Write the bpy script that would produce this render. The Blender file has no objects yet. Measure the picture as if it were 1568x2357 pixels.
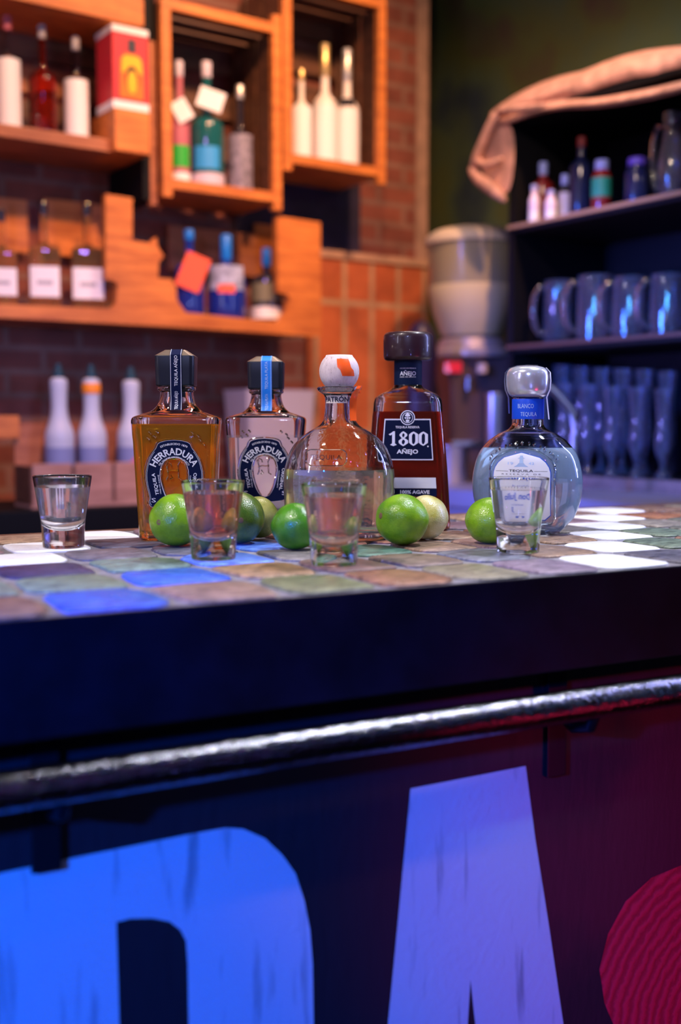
import bpy, bmesh, math, random
from mathutils import Vector, Matrix
random.seed(7)
R = math.radians
SC = bpy.context.scene
COL = SC.collection

# ------------------------------------------------------------------ camera
F = 2600.0; CX = 784.0; CY = 1178.5; CAMZ = 1.234
PITCH = math.atan((CY - 970.0) / F)
cam = bpy.data.cameras.new('camera'); camo = bpy.data.objects.new('camera', cam); COL.objects.link(camo)
camo.location = (0, 0, CAMZ); camo.rotation_euler = (R(90) - PITCH, 0, 0)
cam.sensor_fit = 'HORIZONTAL'; cam.sensor_width = 24.0; cam.lens = 24.0 * F / 1568.0
cam.clip_start = 0.02; cam.clip_end = 60
cam.dof.use_dof = True; cam.dof.focus_distance = 1.275; cam.dof.aperture_fstop = 2.6
SC.camera = camo

# ------------------------------------------------------------------ world, exposure
w = bpy.data.worlds.new('world'); SC.world = w; w.use_nodes = True
bg = w.node_tree.nodes['Background']; bg.inputs[0].default_value = (0.30, 0.20, 0.60, 1); bg.inputs[1].default_value = 0.022
SC.view_settings.view_transform = 'Standard'; SC.view_settings.look = 'None'
SC.view_settings.gamma = 1; SC.view_settings.use_curve_mapping = False; SC.view_settings.exposure = 0.0
try:
    SC.cycles.use_denoising = True; SC.cycles.max_bounces = 16; SC.cycles.transmission_bounces = 14
    SC.cycles.transparent_max_bounces = 12; SC.cycles.sample_clamp_indirect = 6
except Exception: pass

# ------------------------------------------------------------------ lights
def aim(o, tgt):
    o.rotation_euler = (Vector(tgt) - o.location).to_track_quat('-Z', 'Y').to_euler()
def spot(loc, tgt, col, power, deg=50, blend=0.6, rad=0.05):
    l = bpy.data.lights.new('spot_lamp', 'SPOT'); l.energy = power; l.color = col
    l.spot_size = R(deg); l.spot_blend = blend; l.shadow_soft_size = rad
    o = bpy.data.objects.new('spot_lamp', l); COL.objects.link(o); o.location = loc; aim(o, tgt)
def area(loc, tgt, col, power, sx, sy):
    l = bpy.data.lights.new('added_area_light', 'AREA'); l.shape = 'RECTANGLE'; l.size = sx; l.size_y = sy
    l.energy = power; l.color = col
    o = bpy.data.objects.new('added_area_light', l); COL.objects.link(o); o.location = loc; aim(o, tgt); return o
def point(loc, col, power, rad=0.03):
    l = bpy.data.lights.new('glint_light', 'POINT'); l.energy = power; l.color = col; l.shadow_soft_size = rad
    o = bpy.data.objects.new('glint_light', l); COL.objects.link(o); o.location = loc
# over the bar top
spot((-0.75, 0.55, 2.7), (0.0, 1.30, 1.15), (1.0, 0.88, 0.84), 105, 46, 0.6, 0.07)
spot((0.72, 1.34, 2.7), (0.22, 1.35, 1.15), (0.84, 0.88, 1.0), 120, 46, 0.6, 0.06)
spot((-0.15, -0.9, 2.0), (0.02, 1.35, 1.22), (0.45, 0.50, 1.0), 46, 18, 0.5, 0.06)
area((0.35, 2.35, 3.1), (0.1, 1.3, 1.1), (0.95, 0.75, 0.72), 14, 0.8, 0.25)  # unseen back light added for a sheen on the tiles
# stage lamps on the painted bar front
spot((-0.95, -0.75, 1.55), (-0.20, 0.80, 0.86), (0.0, 0.11, 1.0), 380, 26, 0.8, 0.04)
spot((0.45, -0.9, 0.70), (0.20, 1.00, 0.80), (0.21, 0.21, 1.0), 13, 34, 0.9, 0.04)
spot((-0.25, -0.3, 2.7), (0.00, 0.875, 1.02), (1.0, 0.50, 0.25), 32, 8, 0.8, 0.05)
spot((0.45, -0.1, 2.7), (0.22, 0.99, 1.02), (0.30, 0.85, 1.0), 28, 8, 0.8, 0.05)
spot((1.15, 0.15, 0.55), (0.50, 1.10, 0.80), (1.0, 0.02, 0.12), 12, 44, 0.8, 0.04)
# back shelves, warm
spot((0.05, 1.35, 3.05), (-0.75, 3.1, 1.75), (1.0, 0.47, 0.20), 185, 62, 0.8, 0.05)
spot((0.75, 1.9, 3.1), (-0.05, 3.55, 1.65), (1.0, 0.50, 0.24), 165, 60, 0.8, 0.05)
spot((-0.2, 1.6, 1.5), (-0.75, 2.9, 1.15), (0.28, 0.40, 1.0), 20, 60, 0.9, 0.05)
spot((-0.4, 1.6, 2.4), (-0.3, 3.0, 1.35), (0.45, 0.25, 1.0), 18, 60, 0.9, 0.05)
# glass cabinet, blue
spot((-0.75, 1.7, 1.75), (0.65, 2.85, 1.30), (0.03, 0.14, 1.0), 190, 40, 0.8, 0.10)
spot((-1.3, 2.0, 1.35), (0.65, 2.85, 1.30), (0.22, 0.20, 1.0), 130, 34, 0.8, 0.12)
spot((0.0, 0.9, 1.95), (0.70, 2.80, 1.30), (0.08, 0.40, 1.0), 70, 26, 0.8, 0.08)
spot((0.1, 1.5, 2.5), (0.70, 2.90, 2.02), (1.0, 0.72, 0.60), 60, 30, 0.7, 0.05)
# unseen lights added to put glints in the glass
area((-1.5, 0.2, 1.75), (0, 1.3, 1.2), (0.75, 0.72, 1.0), 5, 0.08, 0.7)
area((1.10, 1.50, 1.55), (0.1, 1.3, 1.2), (0.35, 0.40, 1.0), 7, 0.08, 0.7)
for loc, c, p in [((-1.3, -0.6, 2.2), (1, .45, .15), 2), ((-0.5, -1.6, 2.3), (.1, .2, 1), 3), ((0.3, -1.4, 2.45), (.1, 1, .45), 1.2),
                  ((0.8, -0.9, 2.1), (.75, .15, 1), 1.5), ((1.5, 0.2, 2.2), (.15, .3, 1), 2), ((1.3, 1.6, 2.3), (1, .9, .8), 5),
                  ((-1.4, 1.2, 2.3), (.9, .9, 1), 6), ((0.0, 2.0, 2.75), (1, .8, .6), 6), ((-1.5, 1.4, 1.9), (.5, .45, 1), 5)]:
    point(loc, c, p, 0.03)
for loc, c in [((-0.9, 0.1, 2.4), (1, .1, .1)), ((-0.25, -0.7, 2.5), (1, .5, .1)), ((0.55, -0.2, 2.5), (.1, .3, 1)), ((1.1, -0.5, 1.9), (.2, .2, 1)), ((-1.2, -0.2, 1.6), (.15, .25, 1)),
               ((0.15, -1.9, 2.2), (.1, 1, .3)), ((-0.8, -1.5, 1.9), (.1, .2, 1)), ((1.6, 0.9, 1.9), (1, .85, .7)), ((-1.7, 0.9, 1.6), (.3, .3, 1)), ((0.9, 2.0, 2.9), (.9, .9, 1)), ((-0.9, 2.0, 2.9), (1, .8, .6))]:
    point(loc, c, 0.9, 0.014)

for loc, c in [((-0.9, -1.7, .95), (1, .25, .1)), ((-0.35, -1.9, .75), (.1, .25, 1)), ((0.25, -1.7, .9), (.8, .85, 1)), ((0.7, -1.9, .7), (.1, 1, .4)), ((1.2, -1.3, .9), (.15, .3, 1)), ((-1.5, -0.6, 1.0), (1, .7, .3)),
               ((-1.35, 2.2, 1.15), (.2, .3, 1)), ((1.5, 0.9, 1.2), (.2, .4, 1)), ((-1.2, 1.2, 1.3), (1, .8, .7)), ((1.35, 1.7, 1.35), (.9, .9, 1))]:
    point(loc, c, 0.8, 0.018)  # low unseen points, added for glints on upright glass

# ------------------------------------------------------------------ pixel -> place helpers
def ray(x, y):
    a = (x - CX) / F; b = -(y - CY) / F
    return Vector((a, math.cos(PITCH) + b * math.sin(PITCH), b * math.cos(PITCH) - math.sin(PITCH)))
EYE = Vector((0, 0, CAMZ))
def onz(x, y, z):
    r = ray(x, y); return EYE + r * ((z - CAMZ) / r.z)
def ony(x, y, Y):
    r = ray(x, y); return EYE + r * (Y / r.y)
def onpl(x, y, P, n):
    r = ray(x, y); return EYE + r * ((P - EYE).dot(n) / r.dot(n))
class Frame:
    def __init__(s, o, deg):
        s.o = Vector(o); s.a = R(deg); s.x = Vector((math.cos(s.a), math.sin(s.a), 0)); s.y = Vector((-math.sin(s.a), math.cos(s.a), 0))
    def P(s, x, y, z=0): return s.o + s.x * x + s.y * y + Vector((0, 0, z))
    def px(s, px, py, t=0):            # a pixel on the plane y=t of this frame -> local x, z
        p = onpl(px, py, s.P(0, t), s.y) - s.o
        return p.dot(s.x), p.z
ZC = 1.10
BAR = Frame((-0.2306, 0.7565, ZC), 28.23)
WALL = Frame((-0.814, 2.70, 0), 34.6)
CAB = Frame((0.454, 3.10, 0), 34.6 - 90)      # x runs along the cabinet front (right and nearer), y goes into the cabinet

# ------------------------------------------------------------------ materials
def nodes(name):
    m = bpy.data.materials.new(name); m.use_nodes = True
    nt = m.node_tree; return m, nt, nt.nodes['Principled BSDF']
def noise(nt, scale, detail=4, rough=0.6, coord='Object', stretch=None):
    tc = nt.nodes.new('ShaderNodeTexCoord'); n = nt.nodes.new('ShaderNodeTexNoise')
    n.inputs['Scale'].default_value = scale; n.inputs['Detail'].default_value = detail; n.inputs['Roughness'].default_value = rough
    if stretch:
        mp = nt.nodes.new('ShaderNodeMapping'); mp.inputs['Scale'].default_value = stretch
        nt.links.new(tc.outputs[coord], mp.inputs[0]); nt.links.new(mp.outputs[0], n.inputs['Vector'])
    else: nt.links.new(tc.outputs[coord], n.inputs['Vector'])
    return n
def ramp(nt, src, stops):
    r = nt.nodes.new('ShaderNodeValToRGB'); e = r.color_ramp.elements
    while len(e) < len(stops): e.new(0.5)
    for k, (p, c) in enumerate(stops): e[k].position = p; e[k].color = tuple(c) + (1,)
    nt.links.new(src, r.inputs[0]); return r
def bump(nt, b, src, strength, dist=0.002):
    u = nt.nodes.new('ShaderNodeBump'); u.inputs['Strength'].default_value = strength; u.inputs['Distance'].default_value = dist
    nt.links.new(src, u.inputs['Height']); nt.links.new(u.outputs[0], b.inputs['Normal'])
def mat(name, col, rough=0.5, metal=0, trans=0, ior=1.45, coat=0, var=0, vscale=20, bmp=0, bscale=60, bdist=0.001, spec=0.5, stretch=None, alpha=1, sss=0):
    m, nt, b = nodes(name)
    b.inputs['Base Color'].default_value = tuple(col) + (1,)
    b.inputs['Roughness'].default_value = rough; b.inputs['Metallic'].default_value = metal
    b.inputs['Transmission Weight'].default_value = trans; b.inputs['IOR'].default_value = ior
    b.inputs['Coat Weight'].default_value = coat; b.inputs['Specular IOR Level'].default_value = spec
    b.inputs['Alpha'].default_value = alpha; b.inputs['Subsurface Weight'].default_value = sss
    if sss: b.inputs['Subsurface Scale'].default_value = 0.004
    if var:
        n = noise(nt, vscale, stretch=stretch)
        r = ramp(nt, n.outputs[0], [(0.3, [c * (1 - var) for c in col]), (0.7, [min(1, c * (1 + var)) for c in col])])
        nt.links.new(r.outputs[0], b.inputs['Base Color'])
    if bmp:
        n = noise(nt, bscale, stretch=stretch); bump(nt, b, n.outputs[0], bmp, bdist)
    return m
def wood(name, dark, light, rough=0.45, sc=6):
    m, nt, b = nodes(name); b.inputs['Roughness'].default_value = rough
    n = noise(nt, sc, 6, 0.65, stretch=(1, 6, 9)); n2 = noise(nt, 3, 3)
    r = ramp(nt, n.outputs[0], [(0.3, dark), (0.62, light)])
    mx = nt.nodes.new('ShaderNodeMixRGB'); mx.blend_type = 'MULTIPLY'; mx.inputs[0].default_value = 0.5
    nt.links.new(r.outputs[0], mx.inputs[1]); nt.links.new(ramp(nt, n2.outputs[0], [(0.35, (.55, .5, .5)), (0.6, (1, 1, 1))]).outputs[0], mx.inputs[2])
    nt.links.new(mx.outputs[0], b.inputs['Base Color']); bump(nt, b, n.outputs[0], 0.3); return m
M = {}
M['glass'] = mat('clear_glass', (1, 1, 1), 0.035, trans=1, ior=1.5)
M['glass_soft'] = mat('rippled_glass', (.97, .99, 1), 0.035, trans=1, ior=1.5, bmp=0.25, bscale=22, bdist=0.002)
M['glass_blue'] = mat('bluish_glass', (.88, .95, 1), 0.035, trans=1, ior=1.5)
M['clear'] = mat('clear_tequila', (.99, .99, 1), 0.0, trans=1, ior=1.36)
M['straw'] = mat('pale_straw_tequila', (.97, .90, .66), 0.0, trans=1, ior=1.36)
M['amber'] = mat('amber_tequila', (.95, .50, .07), 0.0, trans=1, ior=1.36)
M['ruby'] = mat('dark_amber_tequila', (.62, .13, .03), 0.0, trans=1, ior=1.36)
M['rose'] = mat('pinkish_tequila', (.93, .52, .34), 0.0, trans=1, ior=1.36)
M['rose_pale'] = mat('pale_pink_tequila', (.98, .78, .62), 0.0, trans=1, ior=1.36)
M['lit_amber'] = mat('amber_lit_tint_glass', (1, .50, .05), 0.04, trans=.86, ior=1.5)
M['lit_ruby'] = mat('ruby_lit_tint_glass', (.45, .06, .03), 0.04, trans=.88, ior=1.5)
M['lit_clear'] = mat('clear_lit_tint_glass', (.93, .93, .97), 0.04, trans=.93, ior=1.5)
M['lit_straw'] = mat('straw_lit_tint_glass', (.93, .90, .78), 0.04, trans=.92, ior=1.5)
M['lit_blue'] = mat('blue_lit_tint_glass', (.48, .68, 1), 0.04, trans=.72, ior=1.5)  # bluish brightness of the clear drink, put into the glass colour
M['lit_rose'] = mat('rose_lit_tint_glass', (.95, .50, .34), 0.035, trans=.93, ior=1.5)
M['lit_pale'] = mat('pale_rose_lit_tint_glass', (.97, .68, .50), 0.035, trans=.93, ior=1.5)
M['navy'] = mat('navy_label', (.0028, .007, .040), 0.6, spec=.12)
M['navy_teal'] = mat('dark_navy_neck_label', (.004, .012, .045), 0.6, spec=.15)
M['white_print'] = mat('pale_print', (.72, .74, .85), 0.5)
M['silver_print'] = mat('silver_print', (.80, .80, .92), 0.35, metal=0.2)
M['paper'] = mat('pale_paper', (.74, .76, .86), 0.5)
M['ink'] = mat('black_ink', (.03, .03, .05), 0.5)
M['blue_ink'] = mat('blue_ink', (.02, .10, .60), 0.45)
M['blue_strip'] = mat('bright_blue_strip', (.01, .22, .85), 0.4)
M['sky_print'] = mat('pale_blue_print', (.42, .62, .95), 0.4)
M['collar'] = mat('royal_blue_collar', (.005, .08, .75), 0.4)
M['orange'] = mat('orange_seal', (.95, .12, .015), 0.3, coat=0.4)
M['cap_black'] = mat('black_cap', (.005, .006, .013), 0.38)
M['cap_top'] = mat('bronze_cap_top', (.30, .22, .16), 0.35, metal=0.6)
M['cap_wood'] = mat('dark_wooden_stopper', (.025, .008, .014), 0.36, coat=0.3, bmp=0.2, bscale=90, bdist=0.0004)
M['cork'] = None
M['white_plastic'] = mat('white_plastic', (.72, .74, .80), 0.35)
def cork():
    m, nt, b = nodes('pale_cork'); b.inputs['Roughness'].default_value = 0.7
    n = noise(nt, 260, 5, 0.7, stretch=(1, 1, .35))
    r = ramp(nt, n.outputs[0], [(0.28, (.18, .12, .12)), (0.40, (.66, .54, .54)), (0.7, (.80, .70, .68))])
    nt.links.new(r.outputs[0], b.inputs['Base Color']); bump(nt, b, n.outputs[0], 0.4, 0.0005); return m
M['cork'] = cork()
def lime_mat(name, a, bcol, spot=None):
    m, nt, b = nodes(name); b.inputs['Roughness'].default_value = 0.27; b.inputs['Subsurface Weight'].default_value = 0.12
    b.inputs['Subsurface Scale'].default_value = 0.003; b.inputs['Coat Weight'].default_value = 0.15
    n = noise(nt, 30, 4); st = [(0.35, a), (0.68, bcol)]
    if spot: st.append((0.82, spot))
    nt.links.new(ramp(nt, n.outputs[0], st).outputs[0], b.inputs['Base Color'])
    v = nt.nodes.new('ShaderNodeTexVoronoi'); v.inputs['Scale'].default_value = 800
    tc = nt.nodes.new('ShaderNodeTexCoord'); nt.links.new(tc.outputs['Object'], v.inputs['Vector'])
    bump(nt, b, v.outputs[0], 0.35, 0.0006); return m
M['lime'] = lime_mat('lime_green_peel', (.085, .24, .006), (.25, .46, .012))
M['lime_dark'] = lime_mat('dark_lime_peel', (.035, .10, .008), (.15, .20, .02), (.30, .22, .06))
M['lime_mid'] = lime_mat('deep_green_peel', (.030, .17, .008), (.10, .33, .012))
M['lime_pale'] = lime_mat('pale_yellow_peel', (.26, .36, .05), (.62, .62, .20))
M['lime_cream'] = lime_mat('cream_peel', (.42, .38, .08), (.72, .68, .40), (.78, .76, .55))
M['lime_scar'] = mat('stem_scar', (.16, .09, .05), 0.7)

def brick_mat(name, c1, c2, mortar, sc, bw, rh, ms=0.02):
    m, nt, b = nodes(name); b.inputs['Roughness'].default_value = 0.8
    tc = nt.nodes.new('ShaderNodeTexCoord'); mp = nt.nodes.new('ShaderNodeMapping'); mp.inputs['Rotation'].default_value = (R(90), 0, 0)
    t = nt.nodes.new('ShaderNodeTexBrick'); t.inputs['Scale'].default_value = sc; t.inputs['Brick Width'].default_value = bw
    t.inputs['Row Height'].default_value = rh; t.inputs['Mortar Size'].default_value = ms; t.inputs['Mortar Smooth'].default_value = 0.4
    t.inputs['Color1'].default_value = c1 + (1,); t.inputs['Color2'].default_value = c2 + (1,); t.inputs['Mortar'].default_value = mortar + (1,)
    nt.links.new(tc.outputs['Object'], mp.inputs[0]); nt.links.new(mp.outputs[0], t.inputs['Vector'])
    n = noise(nt, 9, 5); mx = nt.nodes.new('ShaderNodeMixRGB'); mx.blend_type = 'MULTIPLY'; mx.inputs[0].default_value = 0.8
    nt.links.new(t.outputs[0], mx.inputs[1]); nt.links.new(ramp(nt, n.outputs[0], [(0.3, (.45, .4, .4)), (0.65, (1, 1, 1))]).outputs[0], mx.inputs[2])
    nt.links.new(mx.outputs[0], b.inputs['Base Color']); bump(nt, b, t.outputs[1], -0.5, 0.006); return m
M['brick'] = brick_mat('old_brick', (.30, .085, .055), (.21, .06, .045), (.27, .14, .11), 1, 0.20, 0.062, 0.010)
M['terracotta'] = brick_mat('terracotta_block', (.55, .14, .045), (.48, .11, .035), (.50, .30, .17), 1, 0.105, 0.40, 0.011)
M['terracotta'].node_tree.nodes['Brick Texture'].offset = 0.0
M['wood'] = wood('orange_stained_wood', (.42, .105, .022), (.76, .25, .05))
M['wood_red'] = wood('reddish_plank', (.30, .09, .04), (.52, .19, .08))
M['wood_dark'] = wood('dark_plank', (.07, .03, .02), (.17, .075, .045))
M['black'] = mat('black_paint', (.004, .004, .006), 0.6, spec=.2)
M['black_gloss'] = mat('black_plastic', (.01, .01, .014), 0.3)
M['steel'] = mat('brushed_steel', (.55, .55, .60), 0.32, metal=1, bmp=0.1, bscale=80, stretch=(1, 1, 8))
M['steel_soft'] = mat('dull_steel', (.42, .40, .46), 0.5, metal=0.7)
M['rail'] = mat('hammered_dark_metal', (.26, .25, .28), 0.15, metal=1, bmp=0.8, bscale=170, bdist=0.0018)
M['iron'] = mat('dark_iron', (.03, .03, .04), 0.35, metal=0.8)

# ------------------------------------------------------------------ mesh builder
def ring(z, hx, hy, r=None, cx=0, cy=0, n=48):
    out = []
    if r is None or r >= min(hx, hy) * 0.999 and abs(hx - hy) < 1e-6:
        for k in range(n):
            a = 2 * math.pi * (k + .5) / n - math.pi; out.append((cx + hx * math.cos(a), cy + hy * math.sin(a), z))
    else:
        r = min(r, hx * .999, hy * .999); q = n // 4
        for ci, (sx, sy) in enumerate([(-1, -1), (1, -1), (1, 1), (-1, 1)]):
            a0 = math.pi + ci * math.pi / 2
            for k in range(q):
                a = a0 + (math.pi / 2) * k / (q - 1)
                out.append((cx + sx * (hx - r) + r * math.cos(a), cy + sy * (hy - r) + r * math.sin(a), z))
    return out
def full(s):
    s = list(s)
    if len(s) == 2: s = [s[0], s[1], s[1], None]
    if len(s) == 3: s.append(None)
    return s
def sec_at(secs, z):
    secs = [full(s) for s in secs]
    if z <= secs[0][0]: return secs[0][1:]
    for a, b in zip(secs, secs[1:]):
        if a[0] <= z <= b[0] and b[0] > a[0]:
            t = (z - a[0]) / (b[0] - a[0])
            rr = None if (a[3] is None or b[3] is None) else a[3] + (b[3] - a[3]) * t
            return [a[1] + (b[1] - a[1]) * t, a[2] + (b[2] - a[2]) * t, rr]
    return secs[-1][1:]
def smooth_secs(secs, m=4):                  # Catmull-Rom resampling for soft outlines
    s = [full(x) for x in secs]; out = []
    for i in range(len(s) - 1):
        p0 = s[max(i - 1, 0)]; p1 = s[i]; p2 = s[i + 1]; p3 = s[min(i + 2, len(s) - 1)]
        for k in range(m):
            t = k / m; v = []
            for c in range(3):
                a, b_, c_, d = p0[c], p1[c], p2[c], p3[c]
                q = 0.5 * ((2 * b_) + (-a + c_) * t + (2 * a - 5 * b_ + 4 * c_ - d) * t * t + (-a + 3 * b_ - 3 * c_ + d) * t ** 3)
                v.append(q)
            v[0] = p1[0] + (p2[0] - p1[0]) * t
            r = None if (p1[3] is None or p2[3] is None) else p1[3] + (p2[3] - p1[3]) * t
            out.append([v[0], max(v[1], 1e-4), max(v[2], 1e-4), r])
    out.append(s[-1]); return out
class MB:
    def __init__(s): s.bm = bmesh.new(); s.mats = []
    def mi(s, m):
        if m not in s.mats: s.mats.append(m)
        return s.mats.index(m)
    def face(s, vs, m=None, smooth=True):
        try: f = s.bm.faces.new(vs)
        except ValueError: return None
        f.material_index = s.mi(m) if m else 0; f.smooth = smooth; return f
    def v(s, p): return s.bm.verts.new(p)
    def box(s, x0, x1, y0, y1, z0, z1, m=None, T=None):
        c = [(x, y, z) for z in (z0, z1) for y in (y0, y1) for x in (x0, x1)]
        if T: c = [T @ Vector(p) for p in c]
        v = [s.v(p) for p in c]
        for q in ((0, 2, 3, 1), (4, 5, 7, 6), (0, 1, 5, 4), (2, 6, 7, 3), (0, 4, 6, 2), (1, 3, 7, 5)): s.face([v[i] for i in q], m, False)
        return s
    def loft(s, secs, m=None, n=48, cap0=True, cap1=True, flip=False, cx=0, cy=0):
        rings = []
        for sc in secs:
            z, hx, hy, r = full(sc); rings.append([s.v(p) for p in ring(z, hx, hy, r, cx, cy, n)])
        for a, b in zip(rings, rings[1:]):
            for k in range(n):
                q = [a[k], a[(k + 1) % n], b[(k + 1) % n], b[k]]
                s.face(q[::-1] if flip else q, m)
        if cap0: s.face(rings[0] if flip else rings[0][::-1], m)
        if cap1: s.face(rings[-1][::-1] if flip else rings[-1], m)
        return rings
    def shell(s, outer, inner, m=None, n=48, fill=None, lo=0, hi=0):
        if fill: s.mi(m)
        a = s.loft(outer, m, n, True, False)
        if fill:                                   # wall at drink height, tinted part diffuse to imitate light in the drink
            fi = s.mi(fill)
            for f in s.bm.faces:
                if lo < f.calc_center_median().z < hi: f.material_index = fi
        b = s.loft(inner, m, n, True, False, flip=True)
        A, B = a[-1], b[-1]
        for k in range(n): s.face([A[k], A[(k + 1) % n], B[(k + 1) % n], B[k]], m)
        return s
    def prism(s, pts, place, d0, d1, m=None, side=None):
        # pts: 2D outline; place(x, y, d) -> 3D; a slab between depth d0 and d1
        a = [s.v(place(x, y, d0)) for x, y in pts]; b = [s.v(place(x, y, d1)) for x, y in pts]
        s.face(a, m, False); s.face(b[::-1], m, False); n = len(pts)
        for k in range(n): s.face([a[k], b[k], b[(k + 1) % n], a[(k + 1) % n]], side or m, False)
        return s
    def tube(s, path, rad, m=None, n=12, flat=1.0, caps=True, up=Vector((0, 0, 1))):
        P = [Vector(p) for p in path]; rings = []
        for i, p in enumerate(P):
            t = (P[min(i + 1, len(P) - 1)] - P[max(i - 1, 0)]).normalized()
            u = t.cross(up)
            if u.length < 0.05: u = t.cross(Vector((0, 1, 0)))
            u.normalize(); w_ = u.cross(t).normalized(); r = rad[i] if hasattr(rad, '__len__') else rad
            rings.append([s.v(p + u * (r * flat * math.cos(2 * math.pi * k / n)) + w_ * (r * math.sin(2 * math.pi * k / n))) for k in range(n)])
        for a, b in zip(rings, rings[1:]):
            for k in range(n): s.face([a[k], a[(k + 1) % n], b[(k + 1) % n], b[k]], m)
        if caps: s.face(rings[0][::-1], m); s.face(rings[-1], m)
        return s
    def grid(s, rows, m=None):
        V = [[s.v(p) for p in r] for r in rows]
        for a, b in zip(V, V[1:]):
            for k in range(len(a) - 1): s.face([a[k], a[k + 1], b[k + 1], b[k]], m)
        return s
    def build(s, name, m=None, parent=None, sharp=38, bev=0):
        bmesh.ops.remove_doubles(s.bm, verts=s.bm.verts, dist=1e-6)
        bmesh.ops.recalc_face_normals(s.bm, faces=s.bm.faces) if s.__dict__.get('recalc') else None
        if bev:
            ed = [e for e in s.bm.edges if len(e.link_faces) == 2 and e.calc_face_angle(0) > 0.6]
            bmesh.ops.bevel(s.bm, geom=ed, offset=bev, segments=2, affect='EDGES', profile=0.6)
        for e in s.bm.edges:
            if len(e.link_faces) == 2 and e.calc_face_angle(0) > R(sharp): e.smooth = False
        me = bpy.data.meshes.new(name); s.bm.to_mesh(me); s.bm.free()
        ms = s.mats if s.mats else [m]
        for x in ms: me.materials.append(x if x else m)
        o = bpy.data.objects.new(name, me); COL.objects.link(o)
        if parent: o.parent = parent
        return o
def thing(name, label, cat, loc=(0, 0, 0), rz=0, group=None):
    o = bpy.data.objects.new(name, None); COL.objects.link(o); o.empty_display_size = 0.02
    o.location = loc; o.rotation_euler = (0, 0, rz); o['label'] = label; o['category'] = cat
    if group: o['group'] = group
    return o
def copy_tree(o, parent=None):
    kids = list(o.children); c = o.copy(); COL.objects.link(c); c.parent = parent
    for k in kids: copy_tree(k, c)
    return c
def struct(o): o['kind'] = 'structure'; return o

# ------------------------------------------------------------------ lettering
_gc = {}
def glyphs(txt, bold=0.0):
    if (txt, bold) in _gc: return _gc[(txt, bold)]
    c = bpy.data.curves.new('text', 'FONT'); c.body = txt; c.size = 1; c.offset = bold; c.resolution_u = 2; c.fill_mode = 'FRONT'
    o = bpy.data.objects.new('text', c); COL.objects.link(o)
    dg = bpy.context.evaluated_depsgraph_get(); ev = o.evaluated_get(dg); me = ev.to_mesh()
    V = [(v.co.x, v.co.y) for v in me.vertices]; Fc = [list(p.vertices) for p in me.polygons]
    ev.to_mesh_clear(); bpy.data.objects.remove(o); bpy.data.curves.remove(c)
    _gc[(txt, bold)] = (V, Fc); return V, Fc
def write(mb, txt, place, width, height, m, bold=0.02):
    V, Fc = glyphs(txt, bold)
    if not V: return
    x0 = min(a for a, b in V); x1 = max(a for a, b in V); cap = 0.70
    vs = [mb.v(place(((x - x0) / (x1 - x0) - .5) * width, y / cap * height)) for x, y in V]
    for f in Fc: mb.face([vs[i] for i in f], m, False)
def arc(cx, cy, rad, place, outward=True):   # text place function on a circle, centred at the top
    def g(x, y):
        a = x / rad; rr = rad + y
        return place(cx + rr * math.sin(a), cy + rr * math.cos(a))
    return g
def line(x0, y0, x1, y1, place):             # text along a straight line through both points
    dx, dy = x1 - x0, y1 - y0; L = math.hypot(dx, dy); dx /= L; dy /= L; mx, my = (x0 + x1) / 2, (y0 + y1) / 2
    return lambda x, y: place(mx + dx * x - dy * y, my + dy * x + dx * y)
def resample(pts, n):
    d = [0]
    for a, b in zip(pts, pts[1:]): d.append(d[-1] + math.hypot(b[0] - a[0], b[1] - a[1]))
    out = []; j = 0
    for k in range(n):
        t = d[-1] * k / (n - 1)
        while j < len(d) - 2 and d[j + 1] < t: j += 1
        u = (t - d[j]) / max(d[j + 1] - d[j], 1e-9); a, b = pts[j], pts[j + 1]
        out.append((a[0] + (b[0] - a[0]) * u, a[1] + (b[1] - a[1]) * u))
    return out

# ================================================================== THE SETTING
# floor and ceiling
b = MB(); b.box(-4, 4.5, -2.2, 6.5, -0.05, 0, M['black']); struct(b.build('floor', mat('dark_floor', (.04, .03, .035), 0.5)))
b = MB(); b.box(-4, 4.5, -2.2, 6.5, 3.4, 3.45); struct(b.build('ceiling', mat('dark_ceiling', (.02, .018, .02), 0.8)))
# back wall: brick above, terracotta blocks low on the right
TB = 0.24
def wx(px, py, t): return WALL.px(px, py, t)
s_end, _ = wx(975, 500, TB)
s_ter, _ = wx(700, 700, TB); _, z_ter = wx(880, 608, TB)
wo = MB(); wo.box(-1.6, s_end, 0, 0.14, 0, 3.4)
wb = wo.build('wall_back', M['brick']); wb.location = WALL.P(0, TB); wb.rotation_euler = (0, 0, WALL.a); struct(wb)
b = MB(); b.box(s_ter, s_end + 0.004, -0.02, 0.0, 0, z_ter)
t_ = b.build('trim_1', M['terracotta']); t_.location = WALL.P(0, TB - 0.001); t_.rotation_euler = (0, 0, WALL.a); struct(t_)
b = MB(); b.box(s_ter, s_end + 0.006, -0.028, 0.0, z_ter, z_ter + 0.022)
t_ = b.build('trim_2', mat('tan_mortar', (.45, .27, .18), 0.8, var=0.2, bmp=0.4), sharp=30); t_.location = WALL.P(0, TB - 0.001); t_.rotation_euler = (0, 0, WALL.a); struct(t_)
b = MB(); b.box(s_end - 0.035, s_end + 0.012, -0.006, 0.15, z_ter + 0.022, 3.4)
t_ = b.build('trim_3', mat('plaster_edge', (.36, .22, .17), 0.8, var=0.3, vscale=12, bmp=0.5)); t_.location = WALL.P(0, TB - 0.001); t_.rotation_euler = (0, 0, WALL.a); struct(t_)
b = MB(); b.box(-2.06, -2.0, -2.2, 4.6, 0, 3.4); struct(b.build('wall_left', mat('plum_plaster', (.30, .16, .18), .8, var=.4, vscale=2)))
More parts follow.
